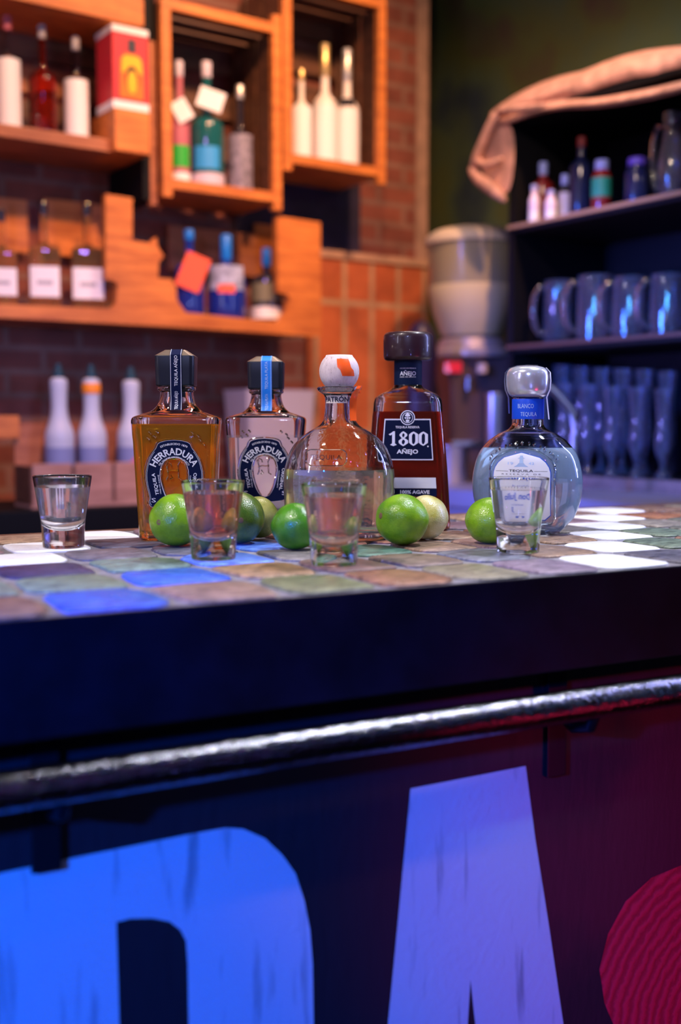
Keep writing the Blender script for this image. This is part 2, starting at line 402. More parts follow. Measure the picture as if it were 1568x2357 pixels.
b = MB(); b.box(-2.0, 4.4, -2.26, -2.2, 0, 3.4); struct(b.build('wall_front', mat('dark_plum_plaster', (.12, .07, .12), .8, var=.5, vscale=1.5)))
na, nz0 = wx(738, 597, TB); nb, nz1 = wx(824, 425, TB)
b = MB(); b.box(na - .3, nb, -0.012, 0.0, nz0, nz1 + .06)  # flat dark sheet painted in for the shade of a wall recess
t_ = b.build('niche_shade', mat('niche_shade_indigo', (.025, .018, .05), 0.6, var=.5, vscale=8)); t_.location = WALL.P(0, TB - 0.001); t_.rotation_euler = (0, 0, WALL.a); struct(t_)
# painted side wall behind the black cabinet
def mural():
    m, nt, b = nodes('mural_paint'); b.inputs['Roughness'].default_value = 0.7
    n = noise(nt, 2.3, 3, 0.5)
    r = ramp(nt, n.outputs[0], [(0.32, (.02, .035, .08)), (0.45, (.08, .12, .065)), (0.56, (.10, .12, .035)), (0.66, (.09, .055, .04)), (0.75, (.04, .06, .045))])
    nt.links.new(r.outputs[0], b.inputs['Base Color']); return m
b = MB(); b.box(-1.2, 3.0, 0.45, 0.55, 0, 3.4)
g = b.build('wall_right', mural()); g.location = CAB.P(0, 0); g.rotation_euler = (0, 0, CAB.a); struct(g)

# ================================================================== THE BAR
# countertop of irregular stone tiles
ct = thing('countertop', 'mosaic bar top of brown, grey, blue and white stone tiles with a thick black edge', 'countertop', BAR.o, BAR.a)
U0, U1, V1 = -0.9, 1.7, 0.575
b = MB(); b.box(U0, U1, 0.004, V1, -0.035, -0.0015); b.build('grout_bed', mat('grey_grout', (.20, .19, .22), 0.6, var=0.4, vscale=60), ct)
b = MB(); b.box(U0, U1, 0.0, 0.030, -0.086, -0.036); b.box(U0, U1, 0.0, 0.004, -0.036, -0.001)
b.build('front_edge', mat('black_bar_edge', (.007, .005, .012), 0.45, spec=.25, var=0.5, vscale=14, bmp=0.5, bscale=40), ct, bev=0.0012)
b = MB(); b.box(U0, U1, V1, V1 + 0.02, -0.06, 0.0); b.build('back_edge', M['wood_dark'], ct, bev=0.002)
cols = [-.90 + .086 * k for k in range(11)] ; cols = [c for c in cols if c < -.04] + [.0, .086, .179, .267, .346, .425, .504, .583, .673, .753, .831, .915, 1.005, 1.095, 1.185, 1.275, 1.365, 1.455, 1.545, 1.635]
rows = [.008, .103, .198, .291, .385, .480, V1 - .002]
pal = [(.24, .15, .12), (.15, .16, .15), (.20, .13, .16), (.27, .12, .07), (.13, .18, .14), (.30, .20, .14), (.10, .10, .14), (.22, .20, .18)]
white = (.86, .88, .93); blue = (.04, .14, .66)
c0 = cols.index(.086); cw = cols.index(.583)
special = {(c0, 0): blue, (c0 + 1, 1): blue, (c0 + 2, 2): (.13, .26, .75), (c0 + 3, 3): (.09, .20, .66),
           (c0, 3): white, (c0 + 1, 4): white, (c0 + 2, 5): white,
           (c0 - 1, 2): (.30, .34, .5), (c0, 2): (.05, .045, .12), (c0, 1): (.17, .24, .20), (c0 - 1, 1): (.2, .27, .24),
           (c0 + 1, 2): (.17, .26, .22), (c0 + 1, 0): (.30, .20, .17), (c0 + 2, 1): (.36, .22, .12), (c0 + 2, 0): (.17, .19, .10), (c0 + 3, 1): (.20, .12, .10),
           (c0 + 3, 0): (.30, .15, .09), (c0 + 4, 2): (.08, .17, .13), (c0 + 4, 0): (.25, .22, .15), (c0 + 4, 1): (.22, .16, .13), (c0 + 5, 3): (.26, .11, .06), (c0 + 5, 2): (.26, .17, .12),
           (c0 + 5, 1): (.17, .18, .22), (c0 + 5, 0): (.24, .18, .25), (c0 + 4, 3): (.22, .09, .06), (c0 + 1, 3): (.14, .13, .16), (c0 + 2, 3): (.10, .10, .13), (c0 + 2, 4): (.09, .09, .12)}
for k in range(6): special[(cw + k, k)] = white
b = MB(); colr = {}
lay = b.bm.loops.layers.float_color.new('Col')
rnd = random.Random(3)
for ci, u in enumerate(cols):
    cl = (cols[ci] - cols[ci - 1]) / 2 if ci else .043; cr = (cols[ci + 1] - cols[ci]) / 2 if ci < len(cols) - 1 else .04
    for ri in range(6):
        sh = -0.042 if (ri >= 4 and u < .42) else 0
        x0, x1 = u - cl + .004 + sh, u + cr - .004 + sh; y0, y1 = rows[ri] + (.002 if ri else -.002), rows[ri + 1] - .005
        pts = []
        N = 28; mx, my = (x0 + x1) / 2, (y0 + y1) / 2; hx, hy = (x1 - x0) / 2, (y1 - y0) / 2
        ph = [rnd.uniform(0, 6.28) for _ in range(3)]; am = rnd.uniform(.015, .05)
        for k in range(N):
            a = 2 * math.pi * k / N; ca, sa = math.cos(a), math.sin(a); e = 0.42
            rr = 1 + am * math.sin(3 * a + ph[0]) + am * .7 * math.sin(5 * a + ph[1]) + .012 * math.sin(11 * a + ph[2]) - .01
            px_ = mx + hx * rr * math.copysign(abs(ca) ** e, ca); py_ = my + hy * rr * math.copysign(abs(sa) ** e, sa)
            if ri == 0: py_ = max(py_, 0.0045)
            pts.append((px_, min(py_, V1 - .001)))
        col = special.get((ci, ri)) or rnd.choice(pal); f0 = rnd.uniform(.85, 1.15) if (ci, ri) not in special else 1
        col = tuple(min(1, c * f0) for c in col)
        top = [b.v((x, y, 0.0)) for x, y in pts]; inn = [b.v((mx + (x - mx) * .96, my + (y - my) * .96, 0.0012)) for x, y in pts]; low = [b.v((x, y, -0.003)) for x, y in pts]
        fs = [b.face(inn)]
        for k in range(N):
            fs.append(b.face([top[k], top[(k + 1) % N], inn[(k + 1) % N], inn[k]])); fs.append(b.face([low[k], low[(k + 1) % N], top[(k + 1) % N], top[k]]))
        for f in fs:
            if f:
                for l in f.loops: l[lay] = col + (1,)
def tile_mat():
    m, nt, bs = nodes('stone_tiles')
    vc = nt.nodes.new('ShaderNodeVertexColor'); vc.layer_name = 'Col'
    n = noise(nt, 70, 10, 0.8, stretch=(.7, 1.6, 1)); n2 = noise(nt, 7, 3)
    mx = nt.nodes.new('ShaderNodeMixRGB'); mx.blend_type = 'OVERLAY'; mx.inputs[0].default_value = 0.9
    nt.links.new(vc.outputs[0], mx.inputs[1]); nt.links.new(ramp(nt, n.outputs[0], [(0.39, (.10, .10, .12)), (0.47, (.42, .42, .42)), (0.54, (.56, .56, .55)), (0.62, (.93, .91, .89))]).outputs[0], mx.inputs[2])
    nt.links.new(mx.outputs[0], bs.inputs['Base Color'])
    nt.links.new(ramp(nt, n2.outputs[0], [(0.3, (.22, .22, .22)), (0.7, (.42, .42, .42))]).outputs[0], bs.inputs['Roughness'])
    bump(nt, bs, n.outputs[0], 0.45, 0.0015); return m
b.build('tile_surface', tile_mat(), ct)

# painted bar front with two big letters
bf = thing('painted_bar', 'black painted bar front carrying two huge pale painted letters', 'bar front', BAR.P(0, 0, -ZC), BAR.a)
VP = 0.052
def panel_mat():
    m, nt, bs = nodes('black_mural_paint'); bs.inputs['Roughness'].default_value = 0.55
    n = noise(nt, 3.2, 4, 0.6); n2 = noise(nt, 60, 5, 0.7, stretch=(1, 1, .3))
    tc = nt.nodes.new('ShaderNodeTexCoord'); sx = nt.nodes.new('ShaderNodeSeparateXYZ'); nt.links.new(tc.outputs['Object'], sx.inputs[0])
    mr = nt.nodes.new('ShaderNodeMapRange'); mr.inputs[1].default_value = 0.25; mr.inputs[2].default_value = 0.62; nt.links.new(sx.outputs[0], mr.inputs[0])
    mu = nt.nodes.new('ShaderNodeMath'); mu.operation = 'MULTIPLY'; nt.links.new(mr.outputs[0], mu.inputs[0])
    rp = ramp(nt, n.outputs[0], [(0.42, (0, 0, 0)), (0.6, (1, 1, 1))]); nt.links.new(rp.outputs[0], mu.inputs[1])
    mx = nt.nodes.new('ShaderNodeMixRGB'); mx.inputs[1].default_value = (.010, .009, .015, 1); mx.inputs[2].default_value = (.09, .010, .02, 1)
    nt.links.new(mu.outputs[0], mx.inputs[0]); nt.links.new(mx.outputs[0], bs.inputs['Base Color']); bump(nt, bs, n2.outputs[0], 0.5, 0.002); return m
b = MB(); b.box(U0, U1, VP, VP + 0.03, 0, ZC - 0.035); b.build('front_panel', panel_mat(), bf)
def pp(x, y):
    p = onpl(x, y, BAR.P(0, VP - .0006), BAR.y) - BAR.P(0, 0, -ZC); return (p.dot(BAR.x), p.z)
def letter_mat():
    m, nt, bs = nodes('white_letter_paint'); bs.inputs['Roughness'].default_value = 0.75; bs.inputs['Specular IOR Level'].default_value = 0.2
    mp_r = nt.nodes.new('ShaderNodeMapping'); tc = nt.nodes.new('ShaderNodeTexCoord'); mp_r.inputs['Rotation'].default_value = (0, R(35), 0); mp_r.inputs['Scale'].default_value = (55, 1, 7)
    n = nt.nodes.new('ShaderNodeTexNoise'); n.inputs['Scale'].default_value = 1.0; n.inputs['Detail'].default_value = 5
    nt.links.new(tc.outputs['Object'], mp_r.inputs[0]); nt.links.new(mp_r.outputs[0], n.inputs['Vector'])
    nt.links.new(ramp(nt, n.outputs[0], [(0.30, (.34, .34, .37)), (0.42, (.62, .62, .66))]).outputs[0], bs.inputs['Base Color'])
    n2 = noise(nt, 150, 5, 0.7); bump(nt, bs, n2.outputs[0], 0.6, 0.0015); return m
LM = letter_mat()
pl = lambda x, y, d: (x, VP - d, y)
# left letter: rounded top right corner, tall slot
out = [(-330, 2078), (0, 2010), (200, 1968), (430, 1921), (520, 1905), (560, 1908), (610, 1930), (650, 1968), (680, 2010), (700, 2070), (714, 2140), (720, 2220), (722, 2357), (716, 2560), (700, 2760), (650, 2860), (540, 2900), (-330, 3080)]
inn = [(268, 2122), (300, 2114), (350, 2113), (390, 2121), (415, 2140), (428, 2165), (432, 2220), (434, 2357), (432, 2600), (415, 2680), (360, 2710), (275, 2725), (275, 2357)]
def ringed(mb, outer, inner, n, place, d0, d1, m):
    A = resample(outer + [outer[0]], n + 1)[:-1]; B = resample(inner + [inner[0]], n + 1)[:-1]
    best = min(range(n), key=lambda k: sum((A[i][0] - B[(i + k) % n][0]) ** 2 + (A[i][1] - B[(i + k) % n][1]) ** 2 for i in range(0, n, 4)))
    B = B[best:] + B[:best]
    a = [mb.v(place(x, y, d1)) for x, y in A]; c = [mb.v(place(x, y, d1)) for x, y in B]; a0 = [mb.v(place(x, y, d0)) for x, y in A]; c0_ = [mb.v(place(x, y, d0)) for x, y in B]
    for k in range(n):
        j = (k + 1) % n; mb.face([a[k], a[j], c[j], c[k]], m, False); mb.face([a0[k], a0[j], a[j], a[k]], m, False); mb.face([c0_[k], c0_[j], c[j], c[k]], m, False)
def fillholes(mb, outer, inner, place, d, m):
    vo = [mb.v(place(x, y, d)) for x, y in outer]; vi = [mb.v(place(x, y, d)) for x, y in inner]
    es = [mb.bm.edges.new((vo[k], vo[(k + 1) % len(vo)])) for k in range(len(vo))] + [mb.bm.edges.new((vi[k], vi[(k + 1) % len(vi)])) for k in range(len(vi))]
    r = bmesh.ops.triangle_fill(mb.bm, use_beauty=True, edges=es)
b = MB(); fillholes(b, [pp(*q) for q in out], [pp(*q) for q in inn], pl, 0.0008, LM); b.build('painted_letter', LM, bf)
b = MB()
o2 = [(945, 1815), (1210, 1763), (1232, 1930), (1262, 2120), (1297, 2357), (1350, 2760), (1150, 2800), (1120, 2600), (1083, 2255), (1062, 2600), (1045, 2820), (848, 2860), (872, 2600), (893, 2357), (915, 2130)]
vs = [b.v(pl(*pp(*q), 0.0008)) for q in o2]
es = [b.bm.edges.new((vs[k], vs[(k + 1) % len(vs)])) for k in range(len(vs))]; bmesh.ops.triangle_fill(b.bm, use_beauty=True, edges=es)
b.build('painted_letter', LM, bf)
# red painted swirl at the lower right
SWX, SWZ = pp(1660, 2330)
def red_mat():
    m, nt, bs = nodes('red_brushed_paint'); bs.inputs['Roughness'].default_value = 0.5
    tc = nt.nodes.new('ShaderNodeTexCoord'); wv = nt.nodes.new('ShaderNodeTexWave'); wv.wave_type = 'RINGS'; wv.rings_direction = 'Y'; wv.inputs['Scale'].default_value = 26; wv.inputs['Distortion'].default_value = 5; wv.inputs['Detail'].default_value = 6; wv.inputs['Detail Roughness'].default_value = 0.75; wv.inputs['Detail Scale'].default_value = 2
    mp = nt.nodes.new('ShaderNodeMapping'); mp.inputs['Location'].default_value = (-SWX, 0, -SWZ); nt.links.new(tc.outputs['Object'], mp.inputs[0]); nt.links.new(mp.outputs[0], wv.inputs['Vector'])
    nt.links.new(ramp(nt, wv.outputs[0], [(0.1, (.50, .008, .03)), (0.8, (.78, .015, .05))]).outputs[0], bs.inputs['Base Color']); bump(nt, bs, wv.outputs[0], 0.4, 0.002); return m
b = MB(); o3 = [(1568, 1992), (1500, 2020), (1440, 2075), (1400, 2150), (1380, 2230), (1392, 2310), (1430, 2400), (1500, 2480), (1600, 2520), (1760, 2480), (1860, 2330), (1880, 2150), (1800, 2020), (1680, 1975)]
vs = [b.v(pl(*pp(*q), 0.0006)) for q in o3]; b.face(vs); b.build('painted_swirl', red_mat(), bf)

# rail on brackets
rl = thing('bar_rail', 'round hammered metal rail running below the black bar edge', 'rail', BAR.P(0, 0, 0), BAR.a)
VR, ZR = -0.006, -0.117
b = MB(); b.tube([(U0 + k * 0.1, VR, ZR) for k in range(27)], 0.0145, n=20); b.build('rail', M['rail'], rl)
for px_ in (1360, 560 - 1500, 560 - 420):
    p = onpl(px_, 1640 if px_ > 1000 else 1800, BAR.P(0, 0), BAR.y) - BAR.o; u = p.dot(BAR.x)
    b = MB(); b.box(u - .011, u + .011, VP - .006, VP, -0.20, -0.05)
    b.tube([(u, VP - .004, ZR - .020), (u, VP - .03, ZR - .030), (u, VR + .006, ZR - .024), (u, VR, ZR - .010)], 0.006, n=10)
    b.build('bracket', M['iron'], rl, bev=0.001)

# ================================================================== TEQUILA BOTTLES
def inset(secs, wv, tb, ztop):
    z0 = secs[0][0] + tb; zs = [z0] + [full(s)[0] for s in secs if z0 + .003 < full(s)[0] < ztop] + [ztop]
    out = []
    for i, z in enumerate(zs):
        hx, hy, r = sec_at(secs, z); ww = wv if i else wv * 1.8
        out.append([z, max(hx - ww, .004), max(hy - ww, .004), None if r is None else max(r - wv * .6, .002)])
        if i == 0: out.append([z + .004, max(hx - wv, .004), max(hy - wv, .004), None if r is None else max(r - wv * .6, .002)])
    return out
def liquid(inner, level, e=0.0002):
    out = [[inner[0][0] - e, inner[0][1] + e, inner[0][2] + e, inner[0][3]]]
    out += [[s[0], s[1] + e, s[2] + e, s[3]] for s in inner[1:] if s[0] < level - .001]
    hx, hy, r = sec_at(inner, level); out.append([level, hx + e, hy + e, r]); return out
def surf(secs, x, z, off):
    hx, hy, r = sec_at(secs, z)
    if r is None: return -hy * math.sqrt(max(0, 1 - (x / hx) ** 2)) - off
    xr = abs(x) - (hx - r)
    return -(hy if xr <= 0 else hy - r + math.sqrt(max(0, r * r - xr * xr))) - off

# --- square bottles with horseshoe labels
K = 0.0001407
SQ = smooth_secs([(0, .0375, .0235, .008), (.003, .0412, .0265, .009), (.010, .0418, .027, .009), (.06, .0442, .0285, .009), (.110, .0466, .0300, .010), (.128, .0482, .0310, .011),
      (.134, .0486, .0312, .012), (.1375, .0470, .0300, .014), (.1400, .0410, .0270, .018), (.1440, .0290, .0235, .020), (.150, .0225, .0205, .0200), (.158, .0195, .0193, .0190), (.165, .0185, .0185, None), (.1665, .0190, .0190, None), (.168, .0212, .0212, None), (.1712, .0212, .0212, None), (.1725, .0185, .0185, None), (.1740, .0150, .0150, None)], 3)
HO = [(0, 812), (60, 816), (110, 830), (132, 846), (136, 872), (165, 905), (192, 950), (212, 1005), (224, 1065), (225, 1120), (216, 1180), (203, 1235), (196, 1270), (205, 1295), (200, 1330), (150, 1352), (70, 1360), (0, 1362)]
HI = [(0, 948), (40, 953), (75, 972), (98, 1005), (110, 1050), (112, 1095), (105, 1145), (92, 1195), (74, 1245), (54, 1285), (36, 1308), (0, 1318)]
def horseshoe_bottle(label, liq, lit_tint, level, strip_m, print_m, strip_txt, loc, rz, sk=1.0, sleeve=False):
    t = thing('tequila_bottle', label, 'bottle', loc, rz)
    inner = inset(SQ, .0042, .008, .1735)
    b = MB(); b.shell(SQ, inner, M['glass'], fill=lit_tint, lo=.006, hi=level); body = b.build('glass_body', M['glass'], t, sharp=50)
    b = MB(); b.loft(liquid(inner, level)); b.build('liquid', liq, t, sharp=50)
    xy = lambda x, y, off=.0006: (x * K, surf(SQ, x * K, (1610 - y) * K, off), (1610 - y) * K)
    n = 40; A = resample(HO, n); B = resample(HI, n)
    lab = MB()
    def P(tt, k, sgn, off): return xy(sgn * (A[k][0] * (1 - tt) + B[k][0] * tt), A[k][1] * (1 - tt) + B[k][1] * tt, off)
    def band(t0, t1, off, m, k0=0, k1=n - 1):
        for sgn in (-1, 1):
            for k in range(k0, k1):
                q = [lab.v(P(tt, kk, sgn, off)) for tt, kk in ((t0, k), (t1, k), (t1, k + 1), (t0, k + 1))]
                lab.face(q if sgn > 0 else q[::-1], m)
    band(0, .5, .0006, M['navy']); band(.5, 1, .0006, M['navy'])
    band(.0, .018, .0009, M['white_print']); band(.075, .095, .0009, M['white_print'], 9, 30); band(.975, 1, .0009, M['white_print'])
    f2 = lambda x, y: xy(x, y, .0010)
    fl = lambda x, y: f2(x, 2 * 1085 - y)        # y up
    cc = 1085
    write(lab, 'HERRADURA', arc(0, cc, 158, lambda x, y: f2(x, 2 * cc - y)), 372, 52, M['white_print'], .025)
    write(lab, 'ESTABLECIDO 1870', arc(0, cc, 235, lambda x, y: f2(x, 2 * cc - y)), 212, 15, M['white_print'], .02)
    write(lab, 'DEL VALLE DE AMATITAN, JALISCO', arc(0, cc, 133, lambda x, y: f2(x, 2 * cc - y)), 268, 13, M['white_print'], .02)
    write(lab, 'TEQUILA', line(-142, 1245, -166, 1075, lambda x, y: f2(x, y)) if False else (lambda x, y: f2(-150 - 16 * (x / 85) - 0 + y * -1 * -1 * 0 - (y - 12) * 1.0 * 1 + 0, 1158 - x)), 172, 26, M['white_print'], .02)
    write(lab, 'ORIGINAL', lambda x, y: f2(150 + 14 * (-x / 95) + (y - 12), 1165 + x), 190, 26, M['white_print'], .02)
    write(lab, '100% DE AGAVE', lambda x, y: f2(-118 - 10 * (x / 80) - (y - 5), 1160 - x), 150, 9, M['white_print'], .02)
    write(lab, 'CONTENIDO NETO', lambda x, y: f2(118 + 10 * (-x / 80) + (y - 5), 1165 + x), 150, 9, M['white_print'], .02)
    write(lab, 'S', lambda x, y: f2(x - 165, 1302 - y), 34, 34, M['white_print'], 0); write(lab, 'S', lambda x, y: f2(x + 165, 1302 - y), 34, 34, M['white_print'], 0)
    lab.build('label', M['navy'], t)
    # moulded monogram, rim of the horseshoe and leaves
    e = MB()
    for sgn in (-1, 1):
        e.tube([Vector(xy(sgn * (B[k][0] - 9), B[k][1] + (9 if k < 6 else 0), .0008)) for k in range(0, n - 3)], .0011, n=6)
        e.tube([Vector(xy(sgn * (A[k][0] + 9), A[k][1] - 8 * (k < 8), .0006)) for k in range(0, n - 6)], .0009, n=6)
    def pth(pts, r=.0009): e.tube([Vector(xy(x, y, .0006)) for x, y in pts], r, n=6)
    pth([(-48, 1000), (-58, 1020), (-48, 1060), (-50, 1100), (-62, 1125)]); pth([(45, 985), (30, 1010), (32, 1060), (34, 1110), (58, 1125)])
    pth([(-60, 1060), (-20, 1048), (10, 1052), (40, 1045)]); pth([(-70, 1010), (-50, 985), (-25, 995), (-20, 1020)]); pth([(20, 985), (50, 975), (66, 990)]); pth([(-30, 1085), (-10, 1110), (-35, 1120)])
    for (x, y) in [(-195, 745), (-210, 790), (-160, 775), (-140, 740), (135, 745), (180, 770), (195, 800), (225, 835)]:
        pth([(x, y), (x + 14, y + 8), (x + 20, y + 22)], .0012)
    e.build('moulded_relief', M['glass'], t)
    # stopper
    c = MB(); cs = [(.1722, .0205, .0205, .006), (.1735, .0212, .0212, .006), (.190, .0216, .0216, .006), (.2045, .0221, .0221, .006), (.2055, .0219, .0219, .006)]
    c.loft(cs, M['cap_black'], cap1=True); c.loft([(.2055, .0219, .0219, .006), (.2116, .0122, .0122, .004), (.2120, .0118, .0118, .004)], M['cap_top'], cap0=False)
    c.loft([(.160, .0095, .0095), (.1725, .0095, .0095)], M['cap_black'])
    c.build('stopper', M['cap_black'], t, sharp=25)
    # seal strip over the cap and down the neck
    s = MB(); hw = .0066; dx = .002
    path = [(.0, .2126), (-.0121, .2124), (-.0222, .2062), (-.0224, .2045), (-.0219, .190), (-.0216, .1735), (-.0216, .168), (-.0196, .160), (-.0214, .151), (-.0245, .1455)]
    sp = []
    for i, (y, z) in enumerate(path): sp.append([(dx - hw, y - .0004, z), (dx + hw, y - .0004, z)])
    s.grid(sp, strip_m)
    for ex in (-hw + .0006, hw - .0012):
        s.grid([[(dx + ex, y - .0008, z + (.0003 if i < 2 else 0)), (dx + ex + .0005, y - .0008, z + (.0003 if i < 2 else 0))] for i, (y, z) in enumerate(path)], print_m)
    def on(l0):
        def g(x, y):                                # x runs up the strip
            z = l0 + x
            pz = [p[1] for p in path]; yy = path[2][0]
            for (ya, za), (yb, zb) in zip(path[2:], path[3:]):
                if zb <= z <= za: yy = ya + (yb - ya) * ((za - z) / (za - zb)); break
            else: yy = path[-1][0] if z < path[-1][1] else path[2][0]
            return (dx - (y - .0017) , yy - .0009, z)
        return g
    write(s, strip_txt, on(.1885), .0335, .0034, print_m, .01)
    write(s, strip_txt, on(.156), .0200, .0034, print_m, .01)
    s.build('seal_strip', strip_m, t)
    return t
p1 = onz(403, 1248, ZC); HB1 = Vector((p1.x, p1.y + .027, ZC))
horseshoe_bottle('square bottle of amber tequila with a navy horseshoe label, leftmost of the big bottles', M['amber'], M['lit_amber'], .1295, M['navy'], M['white_print'], 'TEQUILA AÑEJO', HB1 + Vector((0, 0, .0013)), R(1))
HB2 = Vector(((614 - CX) / F * 1.405, 1.405, ZC))
hb2 = horseshoe_bottle('square bottle of clear tequila with a navy horseshoe label and bright blue seal strip', M['clear'], M['lit_clear'], .1130, M['blue_strip'], M['sky_print'], 'TEQUILA PLATA', HB2 + Vector((0, 0, .0013)), R(-1))

# --- round shouldered bottle with a cork ball
K2 = .0001435
PS = smooth_secs([(0, .0520, .040), (.003, .0570, .0435), (.010, .0600, .046), (.035, .0622, .0475), (.065, .0630, .048), (.079, .0620, .0475), (.092, .0585, .045), (.1005, .0550, .0425), (.108, .0500, .039), (.115, .0430, .034), (.1215, .0340, .0285),
      (.1275, .0240, .0225), (.1325, .0192, .0190), (.138, .0170, .0170), (.150, .0160, .0160), (.158, .0160, .0160), (.1625, .0175, .0175), (.1660, .0225, .0225), (.1685, .0247, .0247), (.1705, .0247, .0247), (.1718, .0225, .0225), (.1718, .0150, .0150)], 3)
pc = onz(781, 1252, ZC); PB = Vector((pc.x, pc.y + .046, ZC + .0013))
t = thing('tequila_bottle', 'round shouldered clear bottle with a pale cork ball stopper and orange seal', 'bottle', PB, R(0))
inner = inset(PS, .0038, .009, .1715)
b = MB(); b.shell(PS, inner, M['glass_soft'], n=64, fill=M['lit_straw'], lo=.006, hi=.079); b.build('glass_body', M['glass_soft'], t, sharp=55)
b = MB(); b.loft(liquid(inner, .0790), n=64); b.build('liquid', M['straw'], t, sharp=50)
b = MB()
cr = [(.168, .0125)]
for k in range(1, 20):
    a = -math.pi / 2 + math.pi * k / 21 + .12
    zz = .1885 + .0228 * math.sin(a); rr = .0226 * math.cos(a)
    if zz > .1700 and zz < .2065: cr.append((zz, rr))
cr += [(.2068, cr[-1][1] * .93), (.2070, .010), (.2062, .0095)]
b.loft(cr, n=40); b.build('cork_ball', M['cork'], t, sharp=60)
b = MB()                                                     # orange paper on the ball, and the ribbon beside the neck
rows_ = []
for k in range(7):
    z = .2020 - k * .0032; rr = math.sqrt(max(1e-6, .0232 ** 2 - (z - .1885) ** 2)); rows_.append([(rr * math.sin(a), -rr * math.cos(a), z) for a in [R(-8 + (14 if k > 3 else 5) * .2 * k + j * 8) for j in range(6)]])
b.grid(rows_)
b.grid([[(.0165 + .0075 * s, -.012 + .004 * s * (1 - s), z) for s in (0, .5, 1)] for z in (.1690, .1640)] )
b.grid([[(x0, y0_, z), (x0 + .004, y0_ + .0008, z), (x0 + w_, y0_ + .0030, z)] for x0, w_, y0_, z in ((.0205, .0052, -.0150, .1722), (.0185, .0060, -.0165, .1690), (.0140, .0070, -.0150, .1635), (.0118, .0078, -.0140, .1570), (.0115, .0078, -.0140, .1480), (.0115, .0076, -.0145, .1400), (.0125, .0070, -.0155, .1335))])
b.build('orange_seal', M['orange'], t)
b = MB()
b.grid([[(.0166 * math.sin(a), -.0166 * math.cos(a), z) for a in [R(-62 + 8 * j) for j in range(13)]] for z in (.1530, .1620)], mat('cream_neck_label', (.75, .66, .58), .6))
write(b, 'PATRÓN', lambda x, y: (.0171 * math.sin(x / .0171 - .22), -.0171 * math.cos(x / .0171 - .22), .1548 + y), .0300, .0052, M['ink'], .03)
b.build('neck_label', M['paper'], t)
b = MB()                                                     # moulded plaque
def sp(x, y, off=.0004): return (x * K2, surf(PS, x * K2, (1700 - y) * K2, off), (1700 - y) * K2)
oc = [(-255, 1010), (-225, 990), (25, 990), (55, 1010), (55, 1085), (25, 1112), (-225, 1112), (-255, 1085), (-255, 1010)]
b.tube([Vector(sp(x, y)) for x, y in resample(oc, 40)], .0007, n=6)
write(b, 'TEQUILA', lambda x, y: sp(x / K2 - 100, 1065 - y / K2, .0009), .034, .0052, M['glass'], .0)
b.build('moulded_plaque', M['glass'], t)
b = MB(); write(b, 'REPOSADO', lambda x, y: sp(x / K2 - 110, 1235 - y / K2, .0006), .029, .0022, mat('brown_print', (.22, .07, .03), .5), .0); b.build('printed_word', M['ink'], t)

# --- tall tapered bottle with wooden mushroom cap
K3 = .0001545
TS = smooth_secs([(0, .0480, .0290, .010), (.003, .0520, .0325, .011), (.012, .0524, .033, .011), (.08, .0482, .031, .011), (.140, .0430, .0285, .011), (.155, .0416, .0278, .012), (.161, .0400, .0265, .013), (.1660, .0345, .0240, .015),
      (.1695, .0270, .0215, .017), (.1735, .0200, .0190, .0180), (.178, .0168, .0168, .0160), (.186, .0165, .0165, None), (.205, .0165, .0165, None), (.2065, .0150, .0150, None)], 3)
pc = onz(941, 1222, ZC); TB_ = Vector(((938.5 - CX) / F * 1.40, 1.40, ZC + .0013))
t = thing('tequila_bottle', 'tall tapered bottle of dark amber tequila with a square navy label and dark wooden cap', 'bottle', TB_, R(-4))
inner = inset(TS, .0045, .010, .206)
b = MB(); b.shell(TS, inner, M['glass'], fill=M['lit_ruby'], lo=.008, hi=.144); b.build('glass_body', M['glass'], t, sharp=50)
b = MB(); b.loft(liquid(inner, .1440)); b.build('liquid', M['ruby'], t, sharp=50)
b = MB(); b.loft([(.2070, .0260, .0260), (.2085, .0290, .0290), (.212, .0302, .0302), (.234, .0305, .0305), (.2375, .0300, .0300), (.2400, .0285, .0285), (.2412, .0262, .0262), (.2415, .0235, .0235)], n=64); b.loft([(.190, .010, .010), (.2071, .010, .010)]); b.build('wooden_cap', M['cap_wood'], t, sharp=60)
b = MB(); b.loft([(.1770, .01700, .01700), (.1775, .01715, .01715), (.2068, .01715, .01715)], M['navy_teal'], cap0=False, cap1=False)
cyl = lambda x, y, z0: (.0175 * math.sin(x / .0175), -.0175 * math.cos(x / .0175), z0 + y)
write(b, 'AÑEJO', lambda x, y: cyl(x, y, .1885), .0205, .0050, M['white_print'], .01)
write(b, 'HECHO EN MEXICO', lambda x, y: cyl(x, y, .1965), .0205, .0014, M['white_print'], 0); write(b, '100% DE AGAVE', lambda x, y: cyl(x, y, .1860), .0205, .0014, M['white_print'], 0)
b.build('neck_label', M['navy_teal'], t)
b = MB()
def tp(x, y, off=.0008): return (x * K3, surf(TS, x * K3, (1620 - y) * K3, off), (1620 - y) * K3)
def quad(x0t, x1t, x0b, x1b, yt, yb, off, m, n=6):
    b.grid([[tp(x0t + (x0b - x0t) * j / n + ((x1t + (x1b - x1t) * j / n) - (x0t + (x0b - x0t) * j / n)) * i / n, yt + (yb - yt) * j / n, off) for i in range(n + 1)] for j in range(n + 1)], m)
quad(-180, 180, -203, 203, 741, 1064, .0008, M['silver_print']); quad(-172, 172, -194, 194, 751, 1054, .0011, M['navy'])
def disc(cx, cy, r, off, m, n=24):
    b.face([b.v(tp(cx + r * math.cos(2 * math.pi * k / n), cy + r * math.sin(2 * math.pi * k / n), off)) for k in range(n)], m)
